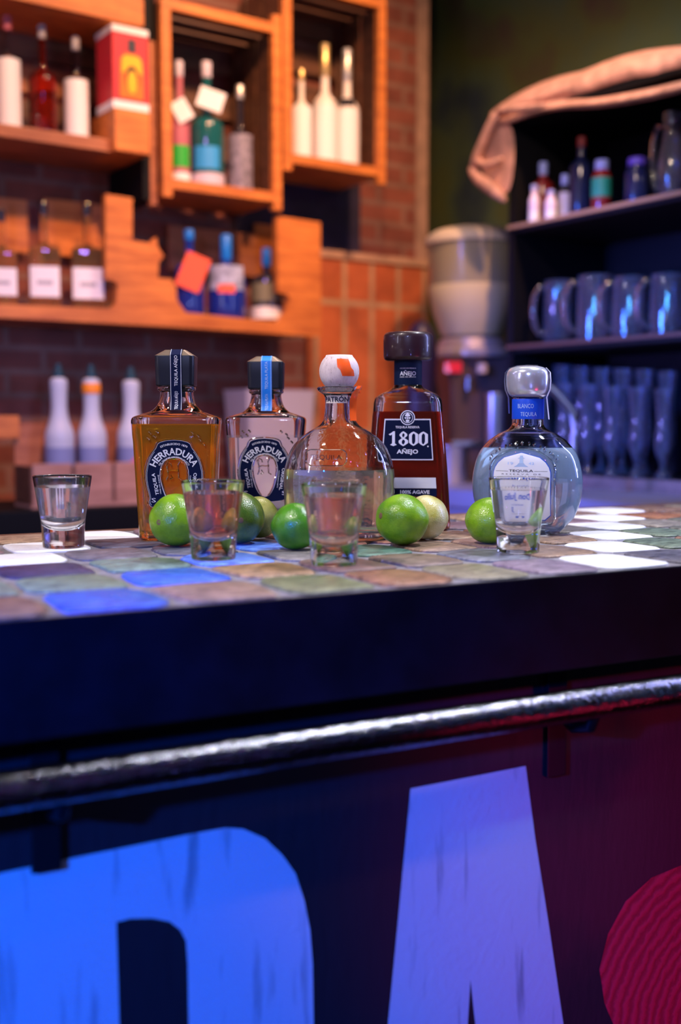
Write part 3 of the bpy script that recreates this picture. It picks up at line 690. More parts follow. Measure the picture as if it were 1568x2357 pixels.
disc(0, 732, 58, .0012, M['silver_print']); disc(0, 732, 51, .0014, M['navy']); disc(0, 732, 42, .0016, M['silver_print']); disc(0, 732, 37, .0018, M['navy'])
for q in [[(-22, 715), (0, 690), (22, 715), (14, 722), (-14, 722)], [(-24, 728), (-8, 728), (-8, 738), (-20, 742)], [(24, 728), (8, 728), (8, 738), (20, 742)], [(-16, 748), (16, 748), (10, 766), (-10, 766)], [(-4, 724), (4, 724), (5, 744), (-5, 744)]]:
    b.face([b.v(tp(x, y, .0020)) for x, y in q], M['silver_print'])
write(b, 'TEQUILA RESERVA', lambda x, y: tp(x / K3, 814 - y / K3, .0016), 188 * K3, 17 * K3, M['silver_print'], .02)
write(b, 'AÑEJO', lambda x, y: tp(x / K3, 1012 - y / K3, .0016), 168 * K3, 32 * K3, M['silver_print'], .03)
def poly(pts, off, m): b.face([b.v(tp(x, y, off)) for x, y in pts], m)
def blob(cx, ytop, ybot, hw):                                    # pointed blackletter figure zero
    h = (ytop + ybot) / 2; o = [(cx, ytop), (cx + hw * .55, ytop + 10), (cx + hw, ytop + 22), (cx + hw, ybot - 22), (cx + hw * .45, ybot - 8), (cx, ybot + 2), (cx - hw * .55, ybot - 8), (cx - hw, ybot - 24), (cx - hw, ytop + 24), (cx - hw * .5, ytop + 8)]
    i = [(cx, ytop + 14), (cx + hw * .28, ytop + 22), (cx + hw * .36, ytop + 32), (cx + hw * .36, ybot - 32), (cx + hw * .2, ybot - 18), (cx, ybot - 10), (cx - hw * .28, ybot - 18), (cx - hw * .36, ybot - 32), (cx - hw * .36, ytop + 32), (cx - hw * .2, ytop + 20)]
    n = len(o)
    for k in range(n):
        j = (k + 1) % n; b.face([b.v(tp(*q, .0017)) for q in (o[k], o[j], i[j], i[k])], M['silver_print'])
blob(48, 840, 950, 36); blob(124, 840, 950, 36); blob(-32, 838, 896, 30); blob(-32, 888, 952, 37)
poly([(-148, 862), (-126, 850), (-112, 838), (-98, 838), (-98, 932), (-84, 944), (-110, 954), (-136, 944), (-120, 932), (-120, 862), (-134, 872)], .0017, M['silver_print'])
disc(160, 956, 6, .0017, M['silver_print'])
quad(-222, 222, -228, 228, 1200, 1284, .0008, M['paper']); quad(-229, 229, -231, 231, 1286, 1345, .0008, M['navy'])
write(b, '100% AGAVE', lambda x, y: tp(x / K3 + 60, 1326 - y / K3, .0012), 230 * K3, 26 * K3, M['silver_print'], .04)
write(b, 'Hecho en Mexico', lambda x, y: tp(x / K3 + 90, 1240 - y / K3, .0012), 150 * K3, 14 * K3, M['silver_print'], .0)
b.build('label', M['navy'], t)

# --- squat round bottle with glass cap and blue collar
K4 = .000125
DS = smooth_secs([(0, .0340, .0270), (.0025, .0400, .0305), (.008, .0455, .0340), (.018, .0550, .0395), (.032, .0610, .0430), (.048, .0645, .0455), (.067, .0650, .0460), (.086, .0612, .0440), (.098, .0560, .0410), (.111, .0450, .0350), (.1180, .0345, .0290), (.1225, .0250, .0230),
      (.1265, .0200, .0195), (.131, .0184, .0184), (.150, .0180, .0180), (.158, .0180, .0180), (.161, .0172, .0172), (.1612, .0140, .0140)], 3)
pc = onz(1217, 1235, ZC); DB = Vector((pc.x + .0022, pc.y + .030, ZC + .0013))
t = thing('tequila_bottle', 'squat round clear tequila bottle with a bright blue collar and pale arched label', 'bottle', DB, R(-9 - 9))
inner = inset(DS, .0038, .008, .160)
b = MB(); b.shell(DS, inner, M['glass_blue'], n=64, fill=M['lit_blue'], lo=.004, hi=.1005); b.build('glass_body', M['glass_blue'], t, sharp=55)
b = MB(); b.loft(liquid(inner, .1005), n=64); b.build('liquid', M['clear'], t, sharp=50)
b = MB(); b.loft(smooth_secs([(.1615, .0185, .0185), (.1635, .0218, .0218), (.168, .0245, .0245), (.175, .0258, .0258), (.185, .0262, .0262), (.191, .0252, .0252), (.195, .0220, .0220), (.1975, .0150, .0150), (.1983, .0060, .0060)], 3), n=48)
b.build('cap', mat('pearly_silver_cap', (.62, .66, .80), .22, metal=.55, coat=.6), t, sharp=60)
b = MB(); b.loft([(.1355, .01860, .01860), (.1360, .01875, .01875), (.1585, .01875, .01875), (.1590, .01860, .01860)], M['collar'], cap0=False, cap1=False)
cy2 = lambda x, y, z0, sh: (.0191 * math.sin(x / .0191 + sh), -.0191 * math.cos(x / .0191 + sh), z0 + y)
write(b, 'BLANCO', lambda x, y: cy2(x, y, .1482, .0), .0195, .0050, M['sky_print'], .0); write(b, 'TEQUILA', lambda x, y: cy2(x, y, .1390, .2), .0195, .0046, M['sky_print'], .0)
b.build('collar', M['collar'], t)
b = MB()                                                      # clear-white tax strip over the cap
for sg, zb in ((1, .1350), (-1, .1420)):
    pth_ = [(0.0, .1990), (.012, .1985), (.0215, .1955), (.0262, .1900), (.0270, .1800), (.0262, .1700), (.0225, .1610), (.0225 + (.003 if sg > 0 else -.001), zb)]
    b.grid([[(sg * x, -.004 - hw_ , z) for hw_ in (-.005, .005)] for x, z in pth_])
o = b.build('tax_strip', mat('thin_pale_strip', (.72, .72, .86), .35), t)
b = MB()
LC = -2
def dp(x, y, off=.0007): return (x * K4, surf(DS, x * K4, (1740 - y) * K4, off), (1740 - y) * K4)
def archpts(hw, yt, yb, n=16): 
    rad = hw; pts = []
    for k in range(n + 1):
        a = math.pi * k / n; pts.append((-rad * math.cos(a), yt + 200 - 200 * math.sin(a)))
    pts += [(hw, yb - 60), (hw - 16, yb - 18), (hw - 50, yb), (-hw + 50, yb), (-hw + 16, yb - 18), (-hw, yb - 60)]
    return pts
def archfill(hw, yt, yb, off, m):
    n = 18
    for j in range(14):
        y0_ = yt + (yb - yt) * j / 14; y1_ = yt + (yb - yt) * (j + 1) / 14
        def wd(y):
            if y < yt + 200: return hw * math.sqrt(max(0.0005, 1 - ((yt + 200 - y) / 200) ** 2))
            if y > yb - 50: return hw - 50 * (1 - math.sqrt(max(0, 1 - ((y - yb + 50) / 50) ** 2)))
            return hw
        b.grid([[dp(-wd(y) + 2 * wd(y) * i / n, y, off) for i in range(n + 1)] for y in (y0_, y1_)], m)
archfill(268, 962, 1592, .0007, M['blue_ink']); archfill(262, 968, 1586, .0010, M['paper'])
wd_ = lambda txt, cx, y, W_, H_, m, bo=.0: write(b, txt, lambda x, yy: dp(x + cx, y - yy, .0014), W_, H_, m, bo)
wd_('TEQUILA', 0, 1142, 224, 22, M['ink'], .01); wd_('R E S E R V A   D E', 0, 1168, 360, 11, M['ink']); wd_('Don Julio', 0, 1262, 420, 62, M['blue_ink'], .035)
wd_('19', -100, 1075, 50, 24, M['sky_print']); wd_('42', 92, 1075, 50, 24, M['sky_print']); wd_('BLANCO', 0, 1335, 180, 20, M['blue_ink']); wd_('J', 62, 1408, 44, 60, M['blue_ink'], 0); wd_('100% DE AGAVE', -20, 1450, 220, 10, M['ink'])
for q in [[(-68, 1095), (68, 1095), (40, 1080), (22, 1060), (-22, 1060), (-40, 1080)], [(-18, 1062), (18, 1062), (14, 1018), (-14, 1018)], [(-36, 1018), (36, 1018), (16, 1010), (12, 992), (-12, 992), (-16, 1010)], [(-120, 1506), (16, 1506), (24, 1490), (16, 1474), (-120, 1474), (-130, 1490)]]:
    b.face([b.v(dp(x, y, .0014)) for x, y in q], M['blue_ink'] if q[0][1] > 1400 else mat('faint_blue_print', (.40, .55, .82), .5))
for (xa, xb) in ((-238, -120), (120, 238)): b.grid([[dp(x, 1134, .0014) for x in (xa, xb)], [dp(x, 1137, .0014) for x in (xa, xb)]], M['ink'])
b.build('label', M['paper'], t)
b = MB(); fr = archpts(298, 930, 1625, 24); b.tube([Vector(dp(x, y, .0002)) for x, y in resample(fr + [fr[0]], 90)], .0016, n=8)
for k in range(15):
    a = math.pi * (.12 + .76 * k / 14); x = -330 * math.cos(a); y = 1140 - 232 * math.sin(a) - 12
    b.tube([Vector(dp(x, y, .0004)), Vector(dp(x + 8 * (-1) ** k, y - 16, .0004)), Vector(dp(x + 3, y - 30, .0004))], .0013, n=6)
b.build('moulded_frame', M['glass_blue'], t)

# ================================================================== SHOT GLASSES
SO = [(0, .0205), (.0008, .0214), (.004, .0217), (.020, .0225), (.030, .0236), (.045, .0259), (.060, .0283), (.0738, .0305), (.0752, .0307), (.0758, .0303)]
SI = [(.0185, .0030), (.0192, .0070), (.0215, .0115), (.0260, .0160), (.0325, .0193), (.041, .0222), (.050, .0247), (.060, .0264), (.0735, .0290), (.0752, .0294), (.0758, .0298)]
SO2 = []
for q, q2 in zip(SO, SO[1:]):
    for k in range(3): SO2.append((q[0] + (q2[0] - q[0]) * k / 3, q[1] + (q2[1] - q[1]) * k / 3))
SO2.append(SO[-1])
def shot(px_, py_, liq, lit_tint, label, level=.0640):
    p = onz(px_, py_, ZC)
    t = thing('shot_glass', label, 'glass', (p.x, p.y + .0212, ZC + .0013), 0, 'shot glasses in front of the bottles')
    b = MB(); b.shell(SO2, SI, M['glass'], n=64, fill=lit_tint, lo=.024, hi=level); b.build('glass', M['glass'], t, sharp=70)
    b = MB(); b.loft(liquid([full(s) for s in SI], level), n=64); b.build('liquid', liq, t, sharp=50)
shot(135, 1267, M['clear'], M['lit_clear'], 'shot glass of clear tequila standing alone, leftmost on the bar')
shot(486, 1295, M['rose'], M['lit_rose'], 'shot glass of amber pink tequila between two limes in front of the square bottles')
shot(769, 1309, M['rose_pale'], M['lit_pale'], 'shot glass of pale pink tequila in front of the cork ball bottle')
shot(1200, 1278, M['clear'], M['lit_clear'], 'shot glass of clear tequila in front of the blue collared bottle')

# ================================================================== LIMES
def lime(cx, base, wpx, hpx, m, label, rot, scar=True):
    p = onz(cx, base + 5, ZC); sc = p.y / F; r = wpx * sc / 2; rz_ = hpx * sc / 2
    t = thing('lime', label, 'lime', (p.x, p.y + r * .25, ZC + .0013 + rz_), rot[2], 'limes among the glasses')
    b = MB(); L = r * 1.04
    prof = []
    n = 26
    for k in range(n + 1):
        a = -math.pi / 2 + math.pi * k / n; z = L * math.sin(a); rr = rz_ * math.cos(a) ** .96 if 0 < k < n else .0004
        if k > n - 4: z += L * .05 * (k - n + 4) / 4
        prof.append((z, rr, rr))
    b.loft(prof, n=40)
    T = Matrix.Rotation(rot[1], 4, 'X') @ Matrix.Rotation(R(90) + rot[0], 4, 'Y')
    for v in b.bm.verts:
        q = v.co.normalized(); v.co *= 1 + .012 * math.sin(7 * q.x + cx) + .010 * math.sin(6 * q.y + 2 * q.z)
        v.co = T @ v.co
    mn = min(v.co.z for v in b.bm.verts)
    for v in b.bm.verts: v.co.z += -rz_ - mn
    b.build('peel', m, t, sharp=80)
    b = MB(); b.loft([(-L * 1.0, .0006), (-L * 1.004, .0020), (-L * .992, .0032), (-L * .97, .0036)][::-1], n=16)
    for v in b.bm.verts: v.co = T @ v.co; v.co.z += -rz_ - mn
    b.build('stem_scar', M['lime_scar'], t)
lime(404, 1256, 122, 121, M['lime'], 'bright green lime in front of the amber square bottle', (0, .2, R(60)))
lime(549, 1250, 120, 120, M['lime_dark'], 'dark olive green lime just right of the amber pink shot', (0, .3, R(100)))
lime(594, 1237, 90, 97, M['lime_pale'], 'pale yellow green lime half hidden behind the olive green lime', (0, .1, R(-20)))
lime(681, 1264, 112, 108, M['lime_mid'], 'deep green lime just left of the pale pink shot', (.1, .1, R(160)))
lime(927, 1254, 120, 119, M['lime'], 'large bright green lime in front of the tall tapered bottle', (.2, .1, R(30)))
lime(982, 1240, 108, 102, M['lime_cream'], 'cream and yellow lime with a brown stem scar, behind the large bright lime', (0, .15, R(76)))
lime(1127, 1250, 108, 107, M['lime'], 'green lime just left of the blue collared bottle', (0, .1, R(-60)))

exec_background = True
# ================================================================== BACK SHELVES
def wthing(name, label, cat, s, t_, z, group=None, rz=0):
    return thing(name, label, cat, WALL.P(s, t_, z), WALL.a + rz, group)
# upper left shelf
_, zu = wx(0, 283, 0); _, zub = wx(0, 313, 0)
se, _ = wx(335, 300, 0); sb0, _ = wx(245, 300, 0); _, zbt = wx(290, 258, 0); _, zbb = wx(290, 356, 0); _, zt0 = wx(46, 0, 0)
us = wthing('wall_shelf', 'upper wooden wall shelf on the far left with boards above and below', 'shelf', 0, 0, 0)
b = MB(); b.box(-.5, se, 0, TB, zub, zu); b.build('shelf_board', M['wood_red'], us, bev=.002)
b = MB(); b.box(sb0 + .01, se - .002, -.03, .12, zbb, zbt); b.build('end_block', M['wood'], us, bev=.003)
b = MB(); b.box(-.5, se, 0, TB, zt0, zt0 + .11); b.build('top_board', M['wood'], us, bev=.002)
for k in range(3):
    b = MB(); b.box(-.5, se, TB - .018, TB - .002, zu + .06 + k * .085, zu + .125 + k * .085); b.build('back_slat', M['wood_dark'] if k != 1 else M['wood_red'], us, bev=.001)
b = MB(); b.box(se + .001, se + .040, .02, TB - .001, zbb - .1, zt0 + .30); b.build('side_post', M['black'], us)
sp0, _ = wx(345, 200, 0); sp1, _ = wx(366, 200, 0); _, zp = wx(355, 90, 0); _, zpb = wx(355, 470, 0)
st = wthing('wooden_strip', 'thin brown vertical wooden strip on the wall left of the tall crates', 'wooden strip', sp0, .015, zpb)
b = MB(); b.box(0.006, sp1 - sp0 + .0, 0, .02, 0, zp - zpb); b.build('strip', M['wood_red'], st, bev=.001)

# crates
def crate(px0, px1, ybot, ytop, t_, label, dep, pxref):
    s0, _ = wx(px0, 300, t_); s1, _ = wx(px1, 300, t_); _, z0 = wx(pxref, ybot, t_); _, z1 = wx(pxref, ytop, t_)
    W_ = s1 - s0; H_ = z1 - z0; g = wthing('wooden_crate', label, 'crate', s0, t_, z0, 'tall wooden crates hung on the wall')
    pw = .026
    for x in (0, W_ - pw):
        b = MB(); b.box(x, x + pw, 0, .022, -.018, H_ + .018); b.build('front_post', M['wood'], g, bev=.002)
        b = MB(); b.box(x + .004, x + pw, dep - .022, dep, 0, H_); b.build('back_post', M['wood_dark'], g, bev=.002)
    for z in (.004, H_ - .03):
        b = MB(); b.box(pw, W_ - pw, .002, .020, z, z + .026); b.build('cross_rail', M['wood'], g, bev=.002)
    b = MB(); b.box(.006, W_ - .006, .022, dep - .001, .004, .018); b.build('bottom_board', M['wood'], g)
    b = MB(); [b.box(.006, W_ - .006, .022 + k * .075, .022 + k * .075 + .055, H_ - .018, H_ - .006) for k in range(int((dep - .03) / .075) + 1)]; b.build('top_slats', M['wood_dark'], g)
    nsl = int(H_ / .1)
    for x in (.004, W_ - .012):
        for k in range(2):
            b = MB(); b.box(x, x + .008, .024 + k * .1, .024 + k * .1 + .085, .018, H_ - .018); b.build('side_board', M['wood_dark'], g)  # dark wood on the inner boards stands in for shade inside the crate
    b = MB()
    for k in range(nsl): b.box(.004, W_ - .004, dep, dep + .008, .03 + k * H_ / nsl, .03 + k * H_ / nsl + H_ / nsl * .62)
    b.build('back_slats', M['wood_dark'], g)
    return z0
TC = -.02
zc1 = crate(375, 649, 452, 20, TC, 'left wooden crate holding a pink, a teal and a dark bottle', .235, 510)
TC2 = -.02
zc2 = crate(654, 889, 393, -35, TC2, 'right wooden crate holding three whitish bottles', .235, 770)

# lower shelf with cut-out face
_, zl = wx(0, 700, 0); _, zlb = wx(0, 731, 0); sl1, _ = wx(738, 700, 0)
ls = wthing('wall_shelf', 'lower wooden wall shelf with a cut-out orange face board', 'shelf', 0, 0, 0)
face = [(-300, 690), (0, 700), (255, 710), (268, 700), (272, 655), (262, 646), (244, 643), (243, 446), (305, 456), (305, 553), (345, 560), (360, 546), (364, 570), (378, 590), (366, 602), (364, 640), (396, 643), (405, 660), (408, 692), (428, 719), (640, 741), (660, 716), (668, 688), (660, 676), (640, 672), (637, 497), (738, 512), (740, 775), (400, 752), (0, 731), (-300, 717)]
fp = [wx(x, y, 0) for x, y in face]
from mathutils.geometry import tessellate_polygon
b = MB(); vs = [b.v((x, 0, z)) for x, z in fp]; vb = [b.v((x, .02, z)) for x, z in fp]; n = len(fp)
for tri in tessellate_polygon([[Vector((x, z, 0)) for x, z in fp]]):
    b.face([vs[i] for i in tri], None, False); b.face([vb[i] for i in tri[::-1]], None, False)
for k in range(n): b.face([vs[k], vb[k], vb[(k + 1) % n], vs[(k + 1) % n]], None, False)
b.recalc = True
b.build('face_board', M['wood'], ls)
b = MB(); b.box(-.5, sl1 - .002, .0205, TB - .021, zl - .03, zl - .002); b.build('shelf_board', M['wood_red'], ls)
for (x0, x1, y0, y1) in ((-200, 62, 560, 462), (104, 236, 585, 472), (388, 640, 620, 545), (588, 636, 640, 520)):
    a, z0 = wx(x0, y0, TB - .03); c, z1 = wx(x1, y1, TB - .03)
    b = MB(); b.box(a, c, TB - .034, TB - .020, z0, z1); b.build('back_board', M['wood'] if x0 != 388 else M['wood_red'], ls, bev=.001)
# small wood block at far left, on the wall
a, z0 = wx(-60, 1010, 0); c, z1 = wx(38, 957, 0)
kb = wthing('wooden_block', 'short orange wooden plank end at the left edge above the counter', 'plank', a, -.02, z0)
b = MB(); b.box(0, c - a, 0, TB + .02, 0, z1 - z0); b.build('plank', M['wood'], kb, bev=.002)

# ---------------- back bottles
def bsec(h, r, neck=.35, nr=.3, sq=False, sh=.1):
    zn = h * (1 - neck); zs = zn - h * sh
    rr = (lambda x: (x, x * .98, x * .28)) if sq else (lambda x: (x, x, None))
    return [(0,) + rr(r * .93), (.004,) + rr(r), (zs,) + rr(r), (zs + h * sh * .5,) + rr(r * .85), (zn, r * (nr + .12), r * (nr + .12), None if not sq else r * (nr + .1)), (zn + h * .03, r * nr, r * nr, None if not sq else r * nr * .98), (h * .94, r * nr * .95, r * nr * .95, None if not sq else r * nr * .93)]
def back_bottle(frame, px_, t_, zb, pbase, ptop, wpx, label, body, cap, labs=(), tag=None, neck=.35, nr=.3, sq=False, cap_h=.12, group=None, sh=.1, cat='bottle', name='liquor_bottle', rz=0):
    p = onpl(px_, (pbase + ptop) / 2, frame.P(0, t_), frame.y); sc = p.y / F; h = (pbase - ptop) * sc; r = wpx * sc / 2
    t = thing(name, label, cat, (p.x, p.y, zb), math.atan2(-p.x, p.y) * -1 * 0 + frame.a * 0 + math.atan2(p.x, p.y) * -1 + rz, group)
    S = smooth_secs(bsec(h, r, neck, nr, sq, sh), 3)
    b = MB(); b.loft(S, n=48); b.build('body', body, t, sharp=50)
    ch = h * cap_h; cr_ = r * nr * 1.12
    b = MB(); b.loft([(h - ch, cr_ * .96), (h - ch + .001, cr_), (h - .002, cr_), (h, cr_ * .9)], n=24); b.build('cap', cap, t)
    for (z0, z1, w_, m) in labs:
        b = MB(); a_ = math.pi * w_; rr = r * 1.022
        zz = [h * z0 + (h * (z1 - z0)) * k / 3 for k in range(4)]
        if sq: b.grid([[(x, surf(S, x, z, .0012), z) for x in [r * .95 * w_ * (-1 + .2 * j) for j in range(11)]] for z in zz])
        else: b.grid([[(rr * math.sin(q), -rr * math.cos(q), z) for q in [a_ * (-1 + j / 16) / 1.4 for j in range(33)]] for z in zz])
        b.build('label', m, t)
    if tag:
        m, ang, tw, th, tz = tag
        b = MB(); T = Matrix.Translation((r * .25, -r * 1.12, h * tz)) @ Matrix.Rotation(ang, 4, 'Y')
        b.box(-r * tw, r * tw, -.001, .001, -h * th, h * th, None, T); b.build('neck_tag', m, t)
    return t, h, r
m_clearb = mat('clear_bottle_glass', (.9, .93, 1), .03, trans=1, ior=1.3)
m_redb = mat('red_liqueur', (.60, .05, .03), .03, trans=.95, ior=1.35)
m_goldb = mat('golden_liquor', (.88, .66, .36), .03, trans=.94, ior=1.35)
m_white = mat('bright_white_label', (.85, .84, .88), .5); m_grey = mat('grey_cap', (.40, .40, .46), .4); m_silver = mat('silver_foil', (.7, .68, .66), .3, metal=.7)
m_pink = mat('pink_label', (.45, .12, .17), .5); m_green = mat('green_label', (.02, .42, .04), .5); m_teal = mat('teal_bottle', (.01, .10, .11), .12, coat=.5)
m_sky = mat('sky_blue_print', (.03, .32, .75), .5); m_lil = mat('lilac_paper', (.60, .54, .68), .5); m_dkb = mat('dark_bottle', (.02, .018, .03), .1, coat=.4)
m_frost = mat('frosted_bottle', (.80, .74, .72), .28); m_gold = mat('gold_foil', (.75, .55, .25), .3, metal=.7); m_blueb = mat('deep_blue_bottle', (.012, .03, .30), .1, coat=.5)
m_red = mat('red_card', (.62, .03, .05), .45); m_yel = mat('yellow_print', (.85, .48, .02), .45); m_or = mat('orange_print', (.85, .18, .02), .45); m_ortag = mat('orange_red_tag', (.95, .13, .05), .45); m_grn2 = mat('teal_green_print', (.02, .30, .22), .5)
back_bottle(WALL, 19, .08, zu + .001, 281, 27, 52, 'clear bottle with tall white label on the upper shelf, at the left edge', m_clearb, m_pink, [(.0, .62, .75, m_white)], neck=.36, nr=.32)
back_bottle(WALL, 98, .08, zu + .001, 290, 45, 60, 'bottle of red liqueur on the upper left shelf', m_redb, m_grey, [], neck=.40, nr=.25)
back_bottle(WALL, 175, .08, zu + .001, 302, 72, 54, 'clear bottle with a white label on the upper left shelf beside the red box', m_clearb, m_grey, [(.03, .58, .55, m_white)], neck=.38, nr=.28)
# red gift box
zbx = zbt + .001; sbx0, _ = wx(249, 160, -.02); sbx1, _ = wx(331, 160, -.02); _, zbx1 = wx(290, 62, -.02); hB = zbx1 - zbx; wB = sbx1 - sbx0
rb = wthing('gift_box', 'red gift box printed with an orange bottle, standing on the shelf end block', 'box', sbx0 + .012, -.02, zbx)
b = MB(); b.box(0, wB, 0, .10, 0, hB); b.build('carton', m_red, rb, bev=.001)
b = MB(); b.box(-.001, wB + .001, -.001, .101, hB * .93, hB + .001); b.build('white_lid', m_white, rb); b = MB(); b.box(-.001, wB + .001, -.001, .101, 0, hB * .10); b.build('white_base', m_white, rb)
b = MB()
def fr_(pts, d, m): b.face([b.v((wB * x, -d, hB * z)) for x, z in pts], m, False)
fr_([(.18, .14), (.86, .14), (.84, .60), (.70, .68), (.34, .68), (.20, .60)], .0015, m_or); fr_([(.24, .45), (.82, .45), (.78, .64), (.68, .66), (.34, .66), (.26, .62)], .002, m_yel)
fr_([(.42, .70), (.66, .70), (.66, .86), (.42, .86)], .0015, M['ink']); 
pts = [(.53 + .20 * math.cos(a), .38 + .155 * math.sin(a)) for a in [2 * math.pi * k / 20 for k in range(20)]]; fr_(pts, .0025, M['navy'])
fr_([(.53 + .14 * math.cos(a), .34 + .14 * math.sin(a)) for a in [2 * math.pi * k / 20 for k in range(20)]], .003, m_yel)
b.build('printed_picture', m_yel, rb)
z1_ = zc1 + .0185; z2_ = zc2 + .0185
back_bottle(WALL, 413, .06, z1_, 402, 118, 46, 'pink labelled bottle with a white neck tag at the left of the left crate', m_pink, m_lil, [(.0, .13, .9, m_white), (.17, .34, .5, m_green)], (m_white, R(-30), .8, .085, .60), neck=.36, nr=.36)
back_bottle(WALL, 476, .06, z1_, 412, 122, 76, 'large teal bottle with a white neck tag in the left crate', m_teal, m_lil, [(.0, .14, .9, m_lil), (.17, .34, .35, m_sky)], (m_white, R(18), .75, .075, .68), neck=.40, nr=.26)
back_bottle(WALL, 553, .06, z1_, 428, 180, 56, 'dark bottle with grey pattern at the right of the left crate', m_dkb, m_silver, [(.05, .55, .55, mat('grey_pattern', (.22, .20, .26), .4, var=.7, vscale=60))], neck=.40, nr=.28)
back_bottle(WALL, 694, .06, z2_, 368, 155, 48, 'short frosted white bottle at the left of the right crate', m_frost, m_gold, [(.03, .6, .6, m_white)], neck=.34, nr=.26)
back_bottle(WALL, 748, .06, z2_, 377, 102, 54, 'tall white bottle with gold neck foil in the middle of the right crate', m_frost, m_gold, [(.02, .50, .6, m_white)], neck=.40, nr=.34, cap_h=.26)
back_bottle(WALL, 799, .06, z2_, 384, 112, 54, 'tall white bottle with silver neck foil at the right of the right crate', m_frost, m_silver, [(.02, .50, .6, m_white), (.52, .58, .3, m_dkb)], neck=.40, nr=.34, cap_h=.26)
gl = 'square bottles of golden liquor on the lower shelf'
for px_, pb, pt_, wp, lb in ((4, 689, 470, 66, 'golden square bottle with white label on the lower shelf, cut by the left edge'), (102, 698, 456, 68, 'golden square bottle with white label, middle of the three on the lower shelf'), (202, 706, 460, 72, 'golden square bottle with white label beside the upright board of the lower shelf')):
    tt, h, r = back_bottle(WALL, px_, .09, zl + .001, pb, pt_, wp, lb, m_goldb, m_dkb, [(.11, .39, 1.0, m_white)], neck=.40, nr=.26, sq=True, group=gl, sh=.06)
    b = MB(); b.box(-r * .5, r * .5, -r * 1.0 - .0015, -r * .98 - .001, h * .22, h * .26); b.build('label_print', mat('grey_print', (.42, .42, .46), .5), tt)
tt, h, r = back_bottle(WALL, 436, .09, zl + .001, 716, 517, 66, 'dark blue bottle with a tilted orange tag on the lower shelf', m_blueb, M['blue_strip'], [], (m_ortag, R(22), .85, .20, .50), neck=.36, nr=.3)
tt, h, r = back_bottle(WALL, 521, .09, zl + .001, 722, 530, 88, 'round blue bottle with a pale painted flower on the lower shelf', m_blueb, M['blue_strip'], [(.34, .62, .45, mat('pale_flower_print', (.40, .45, .75), .4, var=.6, vscale=40)), (.30, .40, .2, m_ortag)], neck=.36, nr=.26, cap_h=.3, sh=.2)
back_bottle(WALL, 614, .09, zl + .001, 727, 560, 74, 'dark bottle with a white lower label beside the right end of the lower shelf', m_dkb, M['blue_strip'], [(.04, .20, .7, m_white), (.27, .52, .55, mat('olive_label', (.20, .19, .12), .5))], neck=.34, nr=.26, cap_h=.24)

# ---------------- back counter left with puree bottles in a tray
zk = 1.03
ss, _ = wx(560, 1100, 0)
bc = wthing('back_counter', 'black back counter under the puree bottle tray', 'counter', 0, 0, 0)
b = MB(); b.box(-.6, ss, -.16, TB - .022, 0, zk); b.build('cabinet_body', M['black'], bc, bev=.003)
tb0, _ = wx(72, 1110, -.12); tb1, _ = wx(352, 1110, -.12); _, tz1 = wx(200, 1066, -.12)
ty = wthing('divided_tray', 'brown divided wooden tray holding three silvery puree bottles', 'tray', tb0, -.12, zk + .001)
Wt = tb1 - tb0; Ht = tz1 - zk - .001
m_tray = wood('pinkish_tray_wood', (.34, .16, .12), (.58, .32, .26), .6)
b = MB(); b.box(0, Wt, 0, .12, 0, .008); b.build('bottom', m_tray, ty)
for k in range(3): 
    b = MB(); b.box(Wt * k / 3 + .004, Wt * (k + 1) / 3 - .004, 0, .008, .008, Ht); b.build('front_board', m_tray, ty, bev=.001)
b = MB(); b.box(0, Wt, .112, .12, .008, Ht * 1.9); b.build('back_board', M['wood_red'], ty)
for k in range(4): 
    b = MB(); b.box(max(0, Wt * k / 3 - .004), min(Wt, Wt * k / 3 + .004), .008, .112, .008, Ht * .95); b.build('divider', M['wood_dark'], ty)
m_pur = mat('silvery_plastic_bottle', (.50, .56, .72), .35); m_purl = mat('blue_grey_label', (.22, .26, .50), .45); m_pour = mat('dark_teal_pourer', (.01, .05, .08), .35)
def puree(px_, ptop, lb, ring_m, extra):
    p = onpl(px_, 1000, WALL.P(0, -.06), WALL.y); sc = p.y / F; zb = zk + .0095; pz = onpl(px_, ptop, WALL.P(0, -.06), WALL.y).z; h = pz - zb
    t = thing('puree_bottle', lb, 'bottle', (p.x, p.y, zb), WALL.a, 'puree bottles in the divided tray'); r = 33 * sc
    S = smooth_secs([(0, r * .95), (.004, r), (h * .42, r), (h * .50, r * .98), (h * .60, r * .66), (h * .68, r * .55), (h * .78, r * .56), (h * .85, r * .60), (h * .89, r * .56), (h * .905, r * .30)], 3)
    b = MB(); b.loft(S, n=32); b.build('body', m_pur, t)
    b = MB(); b.loft([(h * .90, r * .34), (h * .93, r * .36), (h * .96, r * .24), (h, r * .22)], n=20); b.build('pourer', m_pour, t)
    b = MB(); b.loft([(h * .12, r * 1.012), (h * .40, r * 1.012)], n=32, cap0=False, cap1=False); b.build('label', m_purl, t)
    if ring_m: b = MB(); b.loft([(h * .79, r * .62), (h * .80, r * .64), (h * .855, r * .64), (h * .865, r * .62)], n=32); b.build('neck_band', ring_m, t)
    if extra:
        b = MB(); rr = r * 1.03; b.grid([[(rr * math.sin(a), -rr * math.cos(a), h * (.22 + .10 * (a + .6)) + dz) for a in [-.6 + .2 * j for j in range(6)]] for dz in (0, h * .06)]); b.build('pink_stripe', mat('pink_print', (.75, .10, .25), .5), t)
puree(137, 838, 'silvery puree bottle without coloured band, leftmost in the tray', None, False)
puree(212, 840, 'silvery puree bottle with an orange neck band', mat('orange_band', (.95, .30, .02), .4), False)
puree(303, 845, 'silvery puree bottle with a pink stripe, rightmost in the tray', None, True)

